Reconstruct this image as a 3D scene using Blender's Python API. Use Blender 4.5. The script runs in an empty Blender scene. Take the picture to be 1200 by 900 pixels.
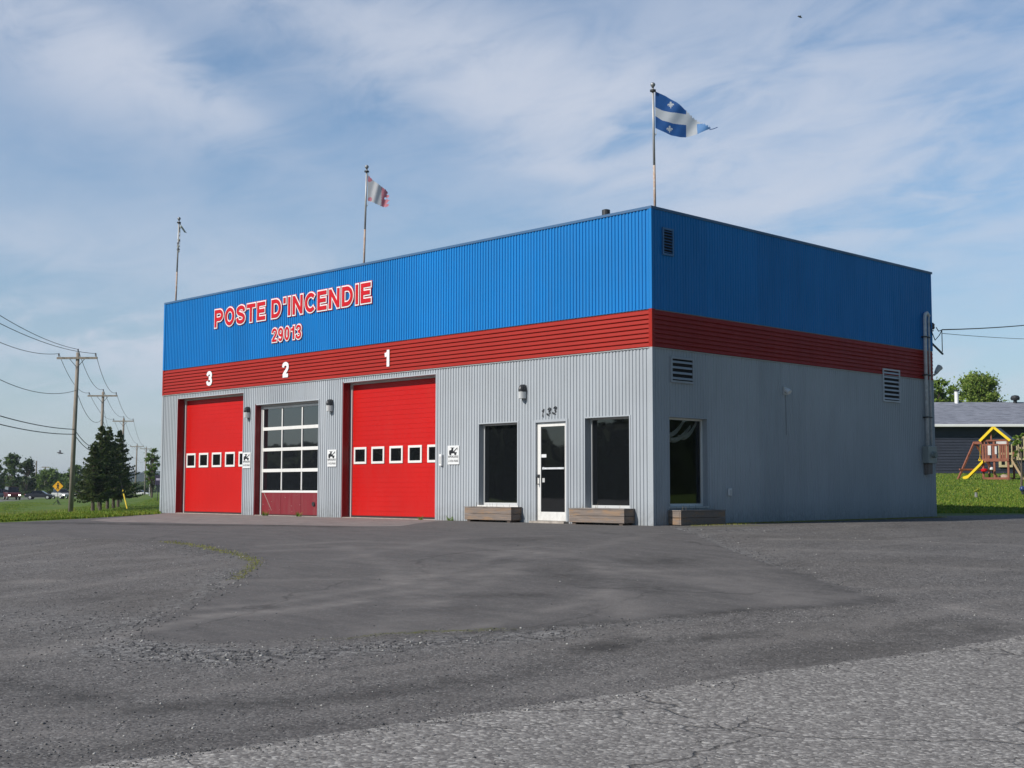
import bpy, bmesh, math, random
import numpy as np
from mathutils import Vector, Matrix
rnd = random.Random(7); NP = np.random.RandomState(5)
scn = bpy.context.scene
col = scn.collection
PI = math.pi
# ------------------------------------------------------------------ camera geometry
F, PITCH, ROLL, YAW = 1527.93, 0.0813239, 0.00160404, 0.79941906
CAM = np.array([16.8430931, -20.3271463, 0.70521])
_fw = np.array([-math.sin(YAW)*math.cos(PITCH), math.cos(YAW)*math.cos(PITCH), math.sin(PITCH)])
_r = np.array([math.cos(YAW), math.sin(YAW), 0.0]); _u = np.cross(_r, _fw)
R_ = _r*math.cos(ROLL)+_u*math.sin(ROLL); U_ = -_r*math.sin(ROLL)+_u*math.cos(ROLL)
HF = np.array([-math.sin(YAW), math.cos(YAW)]); HR = np.array([math.cos(YAW), math.sin(YAW)])
def ray(px, py): return _fw + R_*(px-600)/F + U_*(450-py)/F
def at(px, py, d): return Vector(CAM + ray(px, py)*d)
def S(t):
    t = np.clip(t, 0, 1); return t*t*(3-2*t)
def uv(X, Y):
    dx = X-CAM[0]; dy = Y-CAM[1]
    return dx*HR[0]+dy*HR[1], dx*HF[0]+dy*HF[1]
def W2(u, v): return CAM[0]+HR[0]*u+HF[0]*v, CAM[1]+HR[1]*u+HF[1]*v
def H(X, Y):
    X = np.asarray(X, float); Y = np.asarray(Y, float)
    dx = np.maximum(np.maximum(-19.5-X, X), 0); dy = np.maximum(np.maximum(-Y, Y-11.6), 0)
    s = np.sqrt(dx*dx+dy*dy)
    u, v = uv(X, Y)
    near = -0.9*S((s-.5)/17)*(1-S((u+2)/10)*S((v-31)/8))
    d = v-38
    rise = S((u-0)/12)*0.0205*(d+np.sqrt(d*d+9))
    rise = np.minimum(rise, 2.6)
    q = u+.26*(v-84)+28.7
    mound = 0.75*S((q-1)/6)*S((v-105)/60)*(1-S((u+12)/10))
    ditch = -0.32*np.exp(-((q+5)/3.5)**2)*S((v-48)/15)*(1-S((v-140)/60))
    mic = .012*np.sin(X*.9+1.3*np.sin(Y*.5))*np.cos(Y*.8+.7*np.sin(X*.6))*S((s-1)/4)
    return near+rise+mound+ditch+mic
def h(x, y): return float(H(x, y))
def G(px, py):
    r = ray(px, py); t = np.concatenate([np.arange(4, 120, .1), np.arange(120, 900, 1.)])
    P = CAM[None]+t[:, None]*r[None]
    d = P[:, 2]-H(P[:, 0], P[:, 1])
    k = np.argmax(d < 0)
    if d[k] >= 0: k = len(t)-1
    a, b = t[k-1], t[k]
    for _ in range(25):
        m = (a+b)/2; p = CAM+m*r
        if p[2] < h(p[0], p[1]): b = m
        else: a = m
    p = CAM+a*r
    return (p[0], p[1])
def G3(px, py):
    x, y = G(px, py); return Vector((x, y, h(x, y)))
def on(px, v):
    u = (px-600)/F*v*math.cos(PITCH); x, y = W2(u, v); return Vector((x, y, h(x, y)))
# ------------------------------------------------------------------ materials
def nodes(name):
    m = bpy.data.materials.new(name); m.use_nodes = True
    nt = m.node_tree; b = nt.nodes['Principled BSDF']
    return m, nt, b
def N(nt, t, **k):
    n = nt.nodes.new(t)
    for a, v in k.items():
        if a in ('op',): n.operation = v
        elif hasattr(n, a) and a not in ('inputs',): setattr(n, a, v)
    return n
def L(nt, a, b): nt.links.new(a, b)
def mth(nt, op, a, b=None, c=None, clamp=False):
    n = nt.nodes.new('ShaderNodeMath'); n.operation = op; n.use_clamp = clamp
    for i, x in enumerate((a, b, c)):
        if x is None: continue
        if isinstance(x, (int, float)): n.inputs[i].default_value = x
        else: L(nt, x, n.inputs[i])
    return n.outputs[0]
def mixc(nt, f, a, b, blend='MIX'):
    n = nt.nodes.new('ShaderNodeMix'); n.data_type = 'RGBA'; n.blend_type = blend
    for s, x in ((n.inputs[0], f), (n.inputs[6], a), (n.inputs[7], b)):
        if isinstance(x, (int, float)): s.default_value = x
        elif isinstance(x, (tuple, list)): s.default_value = (*x[:3], 1)
        else: L(nt, x, s)
    return n.outputs[2]
def noise(nt, vec, scale, detail=4, rough=.55, dist=0.0):
    n = nt.nodes.new('ShaderNodeTexNoise'); n.inputs['Scale'].default_value = scale
    n.inputs['Detail'].default_value = detail; n.inputs['Roughness'].default_value = rough; n.inputs['Distortion'].default_value = dist
    if vec is not None: L(nt, vec, n.inputs['Vector'])
    return n.outputs['Fac']
def voro(nt, vec, scale, feature='F1'):
    n = nt.nodes.new('ShaderNodeTexVoronoi'); n.feature = feature; n.inputs['Scale'].default_value = scale
    if vec is not None: L(nt, vec, n.inputs['Vector'])
    return n
def mapr(nt, x, a, b, c=0., d=1., smooth=False):
    n = nt.nodes.new('ShaderNodeMapRange'); n.interpolation_type = 'SMOOTHSTEP' if smooth else 'LINEAR'
    L(nt, x, n.inputs[0])
    for i, v in enumerate((a, b, c, d)): n.inputs[i+1].default_value = v
    return n.outputs[0]
def coords(nt, scale=(1, 1, 1), obj=False):
    if obj:
        t = nt.nodes.new('ShaderNodeTexCoord').outputs['Object']
    else:
        t = nt.nodes.new('ShaderNodeNewGeometry').outputs['Position']
    mp = nt.nodes.new('ShaderNodeMapping'); mp.inputs['Scale'].default_value = scale
    L(nt, t, mp.inputs['Vector']); return mp.outputs[0]
def bump(nt, b, hsock, strength=.3, dist=.01):
    n = nt.nodes.new('ShaderNodeBump'); n.inputs['Strength'].default_value = strength; n.inputs['Distance'].default_value = dist
    L(nt, hsock, n.inputs['Height']); L(nt, n.outputs[0], b.inputs['Normal'])
MATS = {}
def mat(name, c, rough=.5, metal=0., var=.12, vs=3., stretch=(1, 1, 1), spec=.5, bs=0, bd=.004, bscale=40, c2=None):
    if name in MATS: return MATS[name]
    m, nt, b = nodes(name)
    v = coords(nt, stretch)
    f = noise(nt, v, vs, 5, .6)
    f = mapr(nt, f, .3, .7)
    d = tuple(x*(1-var) for x in c); l = tuple(min(1, x*(1+var)) for x in c)
    if c2: d = c2
    L(nt, mixc(nt, f, d, l), b.inputs['Base Color'])
    b.inputs['Roughness'].default_value = rough; b.inputs['Metallic'].default_value = metal
    b.inputs['Specular IOR Level'].default_value = spec
    if bs: bump(nt, b, noise(nt, v, bscale, 3), bs, bd)
    MATS[name] = m; return m
def paint(name, c, rough=.42, dirt=.25, streak=True, spec=.5, dirtc=(.16, .15, .13), low=0.0):
    """painted sheet steel: vertical streaks of grime, slightly chalky"""
    m, nt, b = nodes(name)
    v = coords(nt, (1, 1, .12 if streak else 1))
    f1 = noise(nt, v, 6, 5, .65)
    f2 = noise(nt, coords(nt), .5, 3, .5)
    f3 = noise(nt, coords(nt, (1, 1, .05)), 28, 3, .6)
    k = mth(nt, 'MULTIPLY', mapr(nt, f1, .45, .8), dirt)
    c0 = mixc(nt, mapr(nt, f2, .3, .7), tuple(x*.93 for x in c), tuple(min(1, x*1.05) for x in c))
    if streak and 'cladding' in name:
        sp = nt.nodes.new('ShaderNodeSeparateXYZ'); L(nt, nt.nodes.new('ShaderNodeNewGeometry').outputs['Position'], sp.inputs[0])
        pn = mth(nt, 'FLOOR', mth(nt, 'DIVIDE', mth(nt, 'ADD', sp.outputs[0], sp.outputs[1]), .92))
        wn_ = nt.nodes.new('ShaderNodeTexWhiteNoise'); wn_.noise_dimensions = '1D'; L(nt, pn, wn_.inputs['W'])
        c0 = mixc(nt, wn_.outputs['Value'], mixc(nt, 1., c0, (.90, .91, .92), 'MULTIPLY'), c0)
    c1 = mixc(nt, k, c0, dirtc)
    c2 = mixc(nt, mth(nt, 'MULTIPLY', mapr(nt, f3, .55, .8), dirt*.5), c1, tuple(x*.6 for x in c))
    if low:
        sx = nt.nodes.new('ShaderNodeSeparateXYZ'); L(nt, nt.nodes.new('ShaderNodeNewGeometry').outputs['Position'], sx.inputs[0])
        g = mapr(nt, sx.outputs[2], 0.0, .5, low, 0.)
        g = mth(nt, 'MULTIPLY', g, mapr(nt, noise(nt, coords(nt), 9, 5, .7), .3, .65))
        c2 = mixc(nt, g, c2, dirtc)
    L(nt, c2, b.inputs['Base Color'])
    L(nt, mapr(nt, f1, .3, .8, rough-.06, rough+.15), b.inputs['Roughness'])
    b.inputs['Specular IOR Level'].default_value = spec
    bump(nt, b, noise(nt, coords(nt, (1, 1, .5)), 3.2, 2), .25, .006)
    MATS[name] = m; return m
GREY = paint('grey_cladding', (.42, .45, .48), .55, .14, low=.45, spec=.3)
BLUE = paint('blue_cladding', (.007, .205, .56), .5, .2, dirtc=(.03, .12, .25), spec=.25)
REDB = paint('red_band', (.335, .018, .010), .5, .15, dirtc=(.16, .03, .025), spec=.2)
DOORR = paint('red_door', (.53, .008, .006), .45, .10, dirtc=(.33, .03, .02), low=.25, spec=.25)
GRIMEC = (.10, .09, .08)
MAROON = paint('maroon_trim', (.20, .008, .012), .5, .1, dirtc=(.12, .03, .03))
MAROOND = paint('worn_maroon_panel', (.20, .014, .022), .5, .25, dirtc=(.2, .12, .1))
WHITEF = paint('white_frame', (.78, .77, .74), .4, .12, low=.3)
LTRIM = paint('pale_trim', (.55, .55, .54), .45, .15)
DTRIM = paint('dark_blue_flashing', (.05, .13, .26), .45, .2)
RUBBER = mat('black_rubber', (.015, .015, .016), .7)
DARKM = mat('dark_fixture', (.03, .032, .035), .45)
BLACK = mat('black_ink', (.012, .012, .014), .5, var=.05)
WHITEP = mat('white_paint', (.82, .82, .82), .45, var=.04)
SIGNW = mat('white_sign', (.74, .75, .75), .4, var=.05)
REDL = mat('red_lettering', (.56, .010, .018), .5, var=.06, spec=.2)
GALV = mat('galvanised_steel', (.62, .64, .66), .45, .0, var=.2, vs=9)
CONC = mat('concrete', (.36, .32, .28), .85, var=.3, vs=8, bs=.4)
DARKIN = mat('dark_gap', (.008, .008, .008), .9)
def glass(name, c=(.006, .007, .008), ior=1.75, wav=.02):
    m, nt, b = nodes(name)
    b.inputs['Base Color'].default_value = (*c, 1); b.inputs['Roughness'].default_value = .02
    b.inputs['IOR'].default_value = ior
    bump(nt, b, noise(nt, coords(nt), 1.1, 1), wav, .05)
    MATS[name] = m; return m
GLASS = glass('window_glass', ior=1.78, wav=.05)
GLASSG = glass('garage_glass', (.010, .011, .014), 2.25)
def wood(name, c, c2, along=(.6, 14, 14)):
    m, nt, b = nodes(name)
    v = coords(nt, along)
    f = noise(nt, v, 3, 6, .65, .4); g = noise(nt, coords(nt, (1, 1, 4.5)), 2.3, 6, .72, .3)
    ca = mixc(nt, mapr(nt, f, .3, .7), c, c2)
    cb = mixc(nt, mapr(nt, g, .50, .70, 0, .8), ca, (.33, .19, .085))
    L(nt, cb, b.inputs['Base Color']); b.inputs['Roughness'].default_value = .8
    bump(nt, b, f, .5, .006); MATS[name] = m; return m
WOODX = wood('weathered_planks', (.27, .215, .18), (.13, .108, .095))
WOODY = mat('weathered_planks_dark', (.10, .075, .062), .85, var=.3, vs=4, stretch=(10, .6, 10), bs=.4)
POLEW = mat('weathered_pole_wood', (.26, .225, .19), .9, var=.3, vs=3, stretch=(4, 4, .5))
# ------------------------------------------------------------------ mesh builder
class MB:
    def __init__(s): s.v = []; s.f = []; s.m = []
    def add(s, vs, fs, m=0):
        o = len(s.v); s.v += [tuple(map(float, p)) for p in vs]; s.f += [tuple(i+o for i in f) for f in fs]; s.m += [m]*len(fs)
        return s
    def box(s, x0, x1, y0, y1, z0, z1, m=0):
        return s.add([(x, y, z) for x in (x0, x1) for y in (y0, y1) for z in (z0, z1)],
                     [(0, 1, 3, 2), (4, 6, 7, 5), (0, 4, 5, 1), (2, 3, 7, 6), (0, 2, 6, 4), (1, 5, 7, 3)], m)
    def bar(s, a, b, w, hh=None, m=0, up=(0, 0, 1)):
        a = Vector(a); b = Vector(b); d = (b-a).normalized(); up = Vector(up)
        if abs(d.dot(up)) > .98: up = Vector((1, 0, 0))
        x = d.cross(up).normalized(); y = x.cross(d).normalized(); hh = hh or w
        vs = [p+x*i*w/2+y*j*hh/2 for p in (a, b) for i, j in ((-1, -1), (1, -1), (1, 1), (-1, 1))]
        return s.add(vs, [(3, 2, 1, 0), (4, 5, 6, 7), (0, 1, 5, 4), (1, 2, 6, 5), (2, 3, 7, 6), (3, 0, 4, 7)], m)
    def tube(s, pts, r, n=8, m=0, cap=True):
        pts = [Vector(p) for p in pts]; rs = r if isinstance(r, (list, tuple)) else [r]*len(pts)
        vs = []; fs = []; x = None
        for i, p in enumerate(pts):
            d = (pts[min(i+1, len(pts)-1)]-pts[max(i-1, 0)])
            if d.length < 1e-9: d = Vector((0, 0, 1))
            d.normalize()
            if x is None:
                x = d.orthogonal().normalized()
            else:
                x = (x-d*x.dot(d)); x = x.normalized() if x.length > 1e-6 else d.orthogonal().normalized()
            y = d.cross(x)
            for k in range(n):
                a = 2*PI*k/n; vs.append(p+(x*math.cos(a)+y*math.sin(a))*rs[i])
        for i in range(len(pts)-1):
            for k in range(n): fs.append((i*n+k, i*n+(k+1) % n, (i+1)*n+(k+1) % n, (i+1)*n+k))
        if cap: fs.append(tuple(range(n-1, -1, -1))); fs.append(tuple((len(pts)-1)*n+k for k in range(n)))
        return s.add(vs, fs, m)
    def lathe(s, c, prof, n=16, m=0):
        c = Vector(c); vs = []; fs = []
        for r, z in prof:
            for k in range(n): a = 2*PI*k/n; vs.append(c+Vector((r*math.cos(a), r*math.sin(a), z)))
        for i in range(len(prof)-1):
            for k in range(n): fs.append((i*n+k, i*n+(k+1) % n, (i+1)*n+(k+1) % n, (i+1)*n+k))
        fs.append(tuple(range(n-1, -1, -1))); fs.append(tuple((len(prof)-1)*n+k for k in range(n)))
        return s.add(vs, fs, m)
    def prism(s, poly, y0, y1, ax='y', m=0):
        n = len(poly); mk = {'y': lambda a, b, c: (a, c, b), 'x': lambda a, b, c: (c, a, b), 'z': lambda a, b, c: (a, b, c)}[ax]
        vs = [mk(a, b, y0) for a, b in poly]+[mk(a, b, y1) for a, b in poly]
        return s.add(vs, [tuple(range(n-1, -1, -1)), tuple(range(n, 2*n))]+[(i, (i+1) % n, n+(i+1) % n, n+i) for i in range(n)], m)
    def build(s, name, mats, parent=None, origin=None, smooth=False, local=False, bevel=0, recalc=True):
        o0 = Vector((0, 0, 0))
        if parent is not None and not local: o0 = parent['_o'] if '_o' in parent else parent.location; o0 = Vector(o0)
        if parent is None and origin is not None: o0 = Vector(origin)
        me = bpy.data.meshes.new(name)
        us = sorted({i for f in s.f for i in f}); ix = {k: i for i, k in enumerate(us)}
        me.from_pydata([(s.v[k][0]-o0.x, s.v[k][1]-o0.y, s.v[k][2]-o0.z) for k in us], [], [tuple(ix[i] for i in f) for f in s.f])
        if recalc and len(s.f) < 20000:
            bm = bmesh.new(); bm.from_mesh(me); bmesh.ops.recalc_face_normals(bm, faces=bm.faces); bm.to_mesh(me); bm.free()
        for mm in (mats if isinstance(mats, (list, tuple)) else [mats]): me.materials.append(mm)
        if any(s.m): me.polygons.foreach_set('material_index', s.m)
        if smooth: me.polygons.foreach_set('use_smooth', [True]*len(me.polygons))
        o = bpy.data.objects.new(name, me); col.objects.link(o)
        if parent is not None:
            o.parent = parent
            gp = Vector(parent['_o']) if '_o' in parent else Vector(parent.location)
            o['_o'] = tuple(gp) if not local else (0, 0, 0)
        elif origin is not None: o.location = o0; o['_o'] = tuple(o0)
        if bevel:
            b = o.modifiers.new('Bevel', 'BEVEL'); b.width = bevel; b.segments = 2; b.limit_method = 'ANGLE'
        return o
def tag(o, label, cat=None, group=None, kind=None):
    if label: o['label'] = label
    if cat: o['category'] = cat
    if group: o['group'] = group
    if kind: o['kind'] = kind
    return o
def thing(name, loc, label, cat, group=None, rz=0):
    o = bpy.data.objects.new(name, None); col.objects.link(o); o.location = loc; o.rotation_euler = (0, 0, rz)
    o.empty_display_size = .3
    o['_o'] = tuple(loc); return tag(o, label, cat, group)
def dup(root, loc=None, rz=None, label=None, sc=None):
    def cp(o, par):
        c = o.copy(); col.objects.link(c)
        if par: c.parent = par
        for ch in o.children: cp(ch, c)
        return c
    r = cp(root, None)
    if loc is not None: r.location = loc
    if rz is not None: r.rotation_euler = (0, 0, rz)
    if sc is not None: r.scale = (sc,)*3
    if label: r['label'] = label
    return r
# ------------------------------------------------------------------ world: Nishita sky and thin cloud
w = bpy.data.worlds.new('World'); scn.world = w; w.use_nodes = True
nt = w.node_tree; bg = nt.nodes['Background']
SUN_EL, SUN_A = math.radians(36), math.radians(12)      # light travels 13 deg to the +X side of +Y
sky = nt.nodes.new('ShaderNodeTexSky'); sky.sky_type = 'NISHITA'; sky.sun_disc = False
sky.sun_elevation = SUN_EL; sky.sun_rotation = PI+SUN_A
sky.air_density = 1.0; sky.dust_density = .6; sky.ozone_density = 2.2
tc = nt.nodes.new('ShaderNodeTexCoord').outputs['Generated']
sep = nt.nodes.new('ShaderNodeSeparateXYZ'); L(nt, tc, sep.inputs[0])
az = mth(nt, 'ARCTAN2', sep.outputs[0], sep.outputs[1])
el = mth(nt, 'ARCSINE', sep.outputs[2])
def sky_ae(px, py):
    d = ray(px, py); d = d/np.linalg.norm(d); return math.atan2(d[0], d[1]), math.asin(d[2])
# wispy noise on a cloud layer seen in perspective
zz = mth(nt, 'ADD', mth(nt, 'MAXIMUM', sep.outputs[2], 0.), .16)
cx = mth(nt, 'DIVIDE', sep.outputs[0], zz); cy = mth(nt, 'DIVIDE', sep.outputs[1], zz)
cmb = nt.nodes.new('ShaderNodeCombineXYZ'); L(nt, cx, cmb.inputs[0]); L(nt, cy, cmb.inputs[1])
mp = nt.nodes.new('ShaderNodeMapping'); mp.inputs['Rotation'].default_value = (0, 0, math.radians(78)); mp.inputs['Scale'].default_value = (1.0, 1.7, 1)
L(nt, cmb.outputs[0], mp.inputs['Vector'])
n1 = noise(nt, mp.outputs[0], 1.3, 5, .5, .5)
n2 = noise(nt, mp.outputs[0], 4.5, 8, .6, .6)
wn = mth(nt, 'ADD', mth(nt, 'MULTIPLY', n1, .62), mth(nt, 'MULTIPLY', n2, .38))
acc = None
# x, y, rx, ry, slope(deg, + = down to the right in the photo), strength
BL = [(60, 40, 190, 55, 22, .75), (200, 95, 120, 28, 24, .5), (460, 40, 300, 60, 18, .72), (620, 95, 160, 40, 5, .5), (760, 160, 200, 75, 5, .42),
      (1000, 90, 330, 150, 0, .50), (930, 250, 130, 32, 4, .5), (690, 198, 90, 18, 4, .42), (1120, 215, 140, 60, 10, .35),
      (90, 388, 190, 26, 3, .85), (120, 425, 160, 40, 0, .30), (330, 330, 160, 50, 12, .28), (20, 290, 120, 40, 5, .25), (1150, 440, 120, 25, 4, .3)]
for x, y, rx, ry, sl, st in BL:
    a0, e0 = sky_ae(x, y); ca, sa = math.cos(math.radians(sl)), math.sin(math.radians(sl))
    da = mth(nt, 'SUBTRACT', az, a0); de = mth(nt, 'SUBTRACT', el, e0)
    p = mth(nt, 'DIVIDE', mth(nt, 'SUBTRACT', mth(nt, 'MULTIPLY', da, ca), mth(nt, 'MULTIPLY', de, sa)), rx/F)
    q = mth(nt, 'DIVIDE', mth(nt, 'ADD', mth(nt, 'MULTIPLY', da, sa), mth(nt, 'MULTIPLY', de, ca)), ry/F)
    r2 = mth(nt, 'ADD', mth(nt, 'MULTIPLY', p, p), mth(nt, 'MULTIPLY', q, q))
    g = mth(nt, 'MULTIPLY', mth(nt, 'EXPONENT', mth(nt, 'MULTIPLY', r2, -1.)), st)
    acc = g if acc is None else mth(nt, 'ADD', acc, g)
tex = mapr(nt, wn, .37, .63, .05, 1.45, True)
facing = mapr(nt, mth(nt, 'COSINE', mth(nt, 'ADD', az, YAW+.25)), -.1, .8, .12, 1., True)  # cloud and haze thinned away from the view, lessening fill on the side wall
veil = mapr(nt, wn, .38, .72, 0., .5)
cl = mth(nt, 'ADD', mth(nt, 'MULTIPLY', acc, tex), mth(nt, 'MULTIPLY', veil, .5))
hz = mth(nt, 'MULTIPLY', mth(nt, 'EXPONENT', mth(nt, 'MULTIPLY', mth(nt, 'ABSOLUTE', el), -7.)), .55)
cl = mth(nt, 'ADD', cl, hz)
cl = mth(nt, 'SUBTRACT', 1., mth(nt, 'EXPONENT', mth(nt, 'MULTIPLY', cl, -1.5)))
cl = mth(nt, 'MULTIPLY', cl, facing)
cl = mth(nt, 'MULTIPLY', cl, .92)
CLOUDC = (6.5, 7.0, 8.1)
skyc = mixc(nt, 1.0, sky.outputs[0], (.88, 1.07, 1.16), 'MULTIPLY')
lowdim = mapr(nt, el, 0., .30, .80, 1.0, True)
skyc = mixc(nt, 1.0, skyc, lowdim, 'MULTIPLY')
east = mapr(nt, mth(nt, 'COSINE', mth(nt, 'ADD', az, YAW+.25)), -.6, .85, .62, 1.16, True)  # sky colour brightened toward the view, dimmed opposite to cut side wall fill
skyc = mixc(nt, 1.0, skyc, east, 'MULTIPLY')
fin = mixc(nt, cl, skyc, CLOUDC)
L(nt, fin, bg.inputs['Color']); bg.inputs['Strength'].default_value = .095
sl = bpy.data.lights.new('sun', 'SUN'); sl.energy = 4.5; sl.angle = math.radians(.6); sl.color = (1, .95, .88)
so = bpy.data.objects.new('sun', sl); col.objects.link(so)
sd = Vector((math.sin(SUN_A)*math.cos(SUN_EL), math.cos(SUN_A)*math.cos(SUN_EL), -math.sin(SUN_EL)))
so.rotation_euler = sd.to_track_quat('-Z', 'Y').to_euler(); so.location = (-10, -40, 30)
# camera
cd = bpy.data.cameras.new('camera'); co = bpy.data.objects.new('camera', cd); col.objects.link(co)
cd.sensor_width = 36; cd.lens = F/1200*36; cd.clip_end = 8000
M = Matrix(((R_[0], U_[0], -_fw[0], CAM[0]), (R_[1], U_[1], -_fw[1], CAM[1]), (R_[2], U_[2], -_fw[2], CAM[2]), (0, 0, 0, 1)))
co.matrix_world = M; scn.camera = co
scn.render.resolution_x = 1024; scn.render.resolution_y = 768
vs = scn.view_settings; vs.view_transform = 'Standard'; vs.look = 'None'; vs.exposure = 0; vs.gamma = 1
scn.render.engine = 'CYCLES'
# ------------------------------------------------------------------ ground
def sdpoly(X, Y, poly):
    P = np.array(poly, float); Q = np.roll(P, -1, axis=0); best = np.full(X.shape, 1e18); ins = np.zeros(X.shape, bool)
    for (ax, ay), (bx, by) in zip(P, Q):
        ex, ey = bx-ax, by-ay; l = ex*ex+ey*ey+1e-12
        t = np.clip(((X-ax)*ex+(Y-ay)*ey)/l, 0, 1)
        best = np.minimum(best, (X-ax-t*ex)**2+(Y-ay-t*ey)**2)
        c = ((ay > Y) != (by > Y)); xi = (bx-ax)*(Y-ay)/(by-ay+1e-12)+ax
        ins ^= c & (X < xi)
    d = np.sqrt(best); return np.where(ins, d, -d)
def axis(lo, hi, st, far):
    a = list(np.arange(lo, hi+1e-6, st)); x = hi; d = st
    while x < far: d *= 1.13; x += d; a.append(x)
    x = lo; d = st
    while x > -far: d *= 1.13; x -= d; a.insert(0, x)
    return np.array(a)
xs = axis(-32, 26, .2, 3200); ys = axis(-26, 30, .2, 3200)
GX, GY = np.meshgrid(xs, ys, indexing='ij'); GZ = H(GX, GY)
drive = [G(x, y) for x, y in [(-260, 618), (-120, 622), (0, 627.5), (60, 629), (120, 631), (190, 634), (235, 640), (275, 648), (300, 657), (292, 668), (275, 680), (243, 697), (205, 713), (168, 731), (150, 748),
         (200, 753), (280, 754.5), (330, 749), (400, 748), (480, 742), (600, 737), (700, 730), (800, 722), (880, 716), (960, 712), (1020, 709), (1030, 704), (990, 690), (940, 674), (900, 661), (850, 642), (820, 629), (795, 620.5), (772, 616.5)]]
drive += [(0.05, .3), (-19.6, .3)] + [G(x, y) for x, y in [(186, 602.2), (150, 604.5), (100, 607.6), (60, 609.8), (0, 612.5), (-120, 615), (-260, 617)]]
apron = [(-19.55, .3), (-5.9, .3), (-6.1, -.25)] + [G(x, y) for x, y in [(470, 616.5), (400, 616.8), (330, 615.5), (270, 614.3), (200, 612.5), (130, 611.6), (105, 609.8), (150, 605.5), (186, 602.6)]]
e1 = np.array(G(400, 858)); e2 = np.array(G(1200, 745)); dr = (e2-e1)/np.linalg.norm(e2-e1)
roadp = [tuple(e1-dr*60)] + [G(x, y) for x, y in [(80, 900), (160, 889), (240, 880), (330, 868), (400, 858), (520, 840), (660, 822), (800, 803), (900, 787), (960, 780), (1060, 767), (1130, 757), (1200, 745)]] + [tuple(e2+dr*120)]
nrm = np.array([dr[1], -dr[0]])
roadp += [tuple(e2+dr*120+nrm*9.5), tuple(e1-dr*60+nrm*9.5)]
BIG = 3500
lawn = [G(x, y) for x, y in [(-260, 617), (-120, 615), (0, 612.5), (60, 609.8), (100, 607.6), (150, 604.5), (186, 602.2)]]
lawn += [(-19.62, .1), (-19.62, 11.6), (-.1, 11.65)] + [G(x, y) for x, y in [(1098, 604.5), (1150, 603.8), (1200, 602.8), (1300, 601.5), (1500, 600)]]
a_, b_ = W2(120, 60), W2(BIG, BIG*.4)
lawn += [a_, b_, W2(BIG, BIG), W2(-BIG, BIG), W2(-BIG, 30), W2(-60, 30)]
opp = [tuple(e2+dr*400+nrm*10.0), tuple(e1-dr*400+nrm*10.0), tuple(e1-dr*400+nrm*600), tuple(e2+dr*400+nrm*600)]
def pl(v, off): return W2(-28.7-off-.26*(v-84), v)
mainr = [pl(-60, 15.5), pl(900, 15.5), pl(900, 27), pl(-60, 27)]
A = {}
A['drive'] = sdpoly(GX, GY, drive); A['apron'] = sdpoly(GX, GY, apron); A['road'] = sdpoly(GX, GY, roadp)
A['lawn'] = np.maximum(sdpoly(GX, GY, lawn), sdpoly(GX, GY, opp)); A['main'] = sdpoly(GX, GY, mainr)
A['lawn'] = np.minimum(A['lawn'], -A['main']*1.0)
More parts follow.
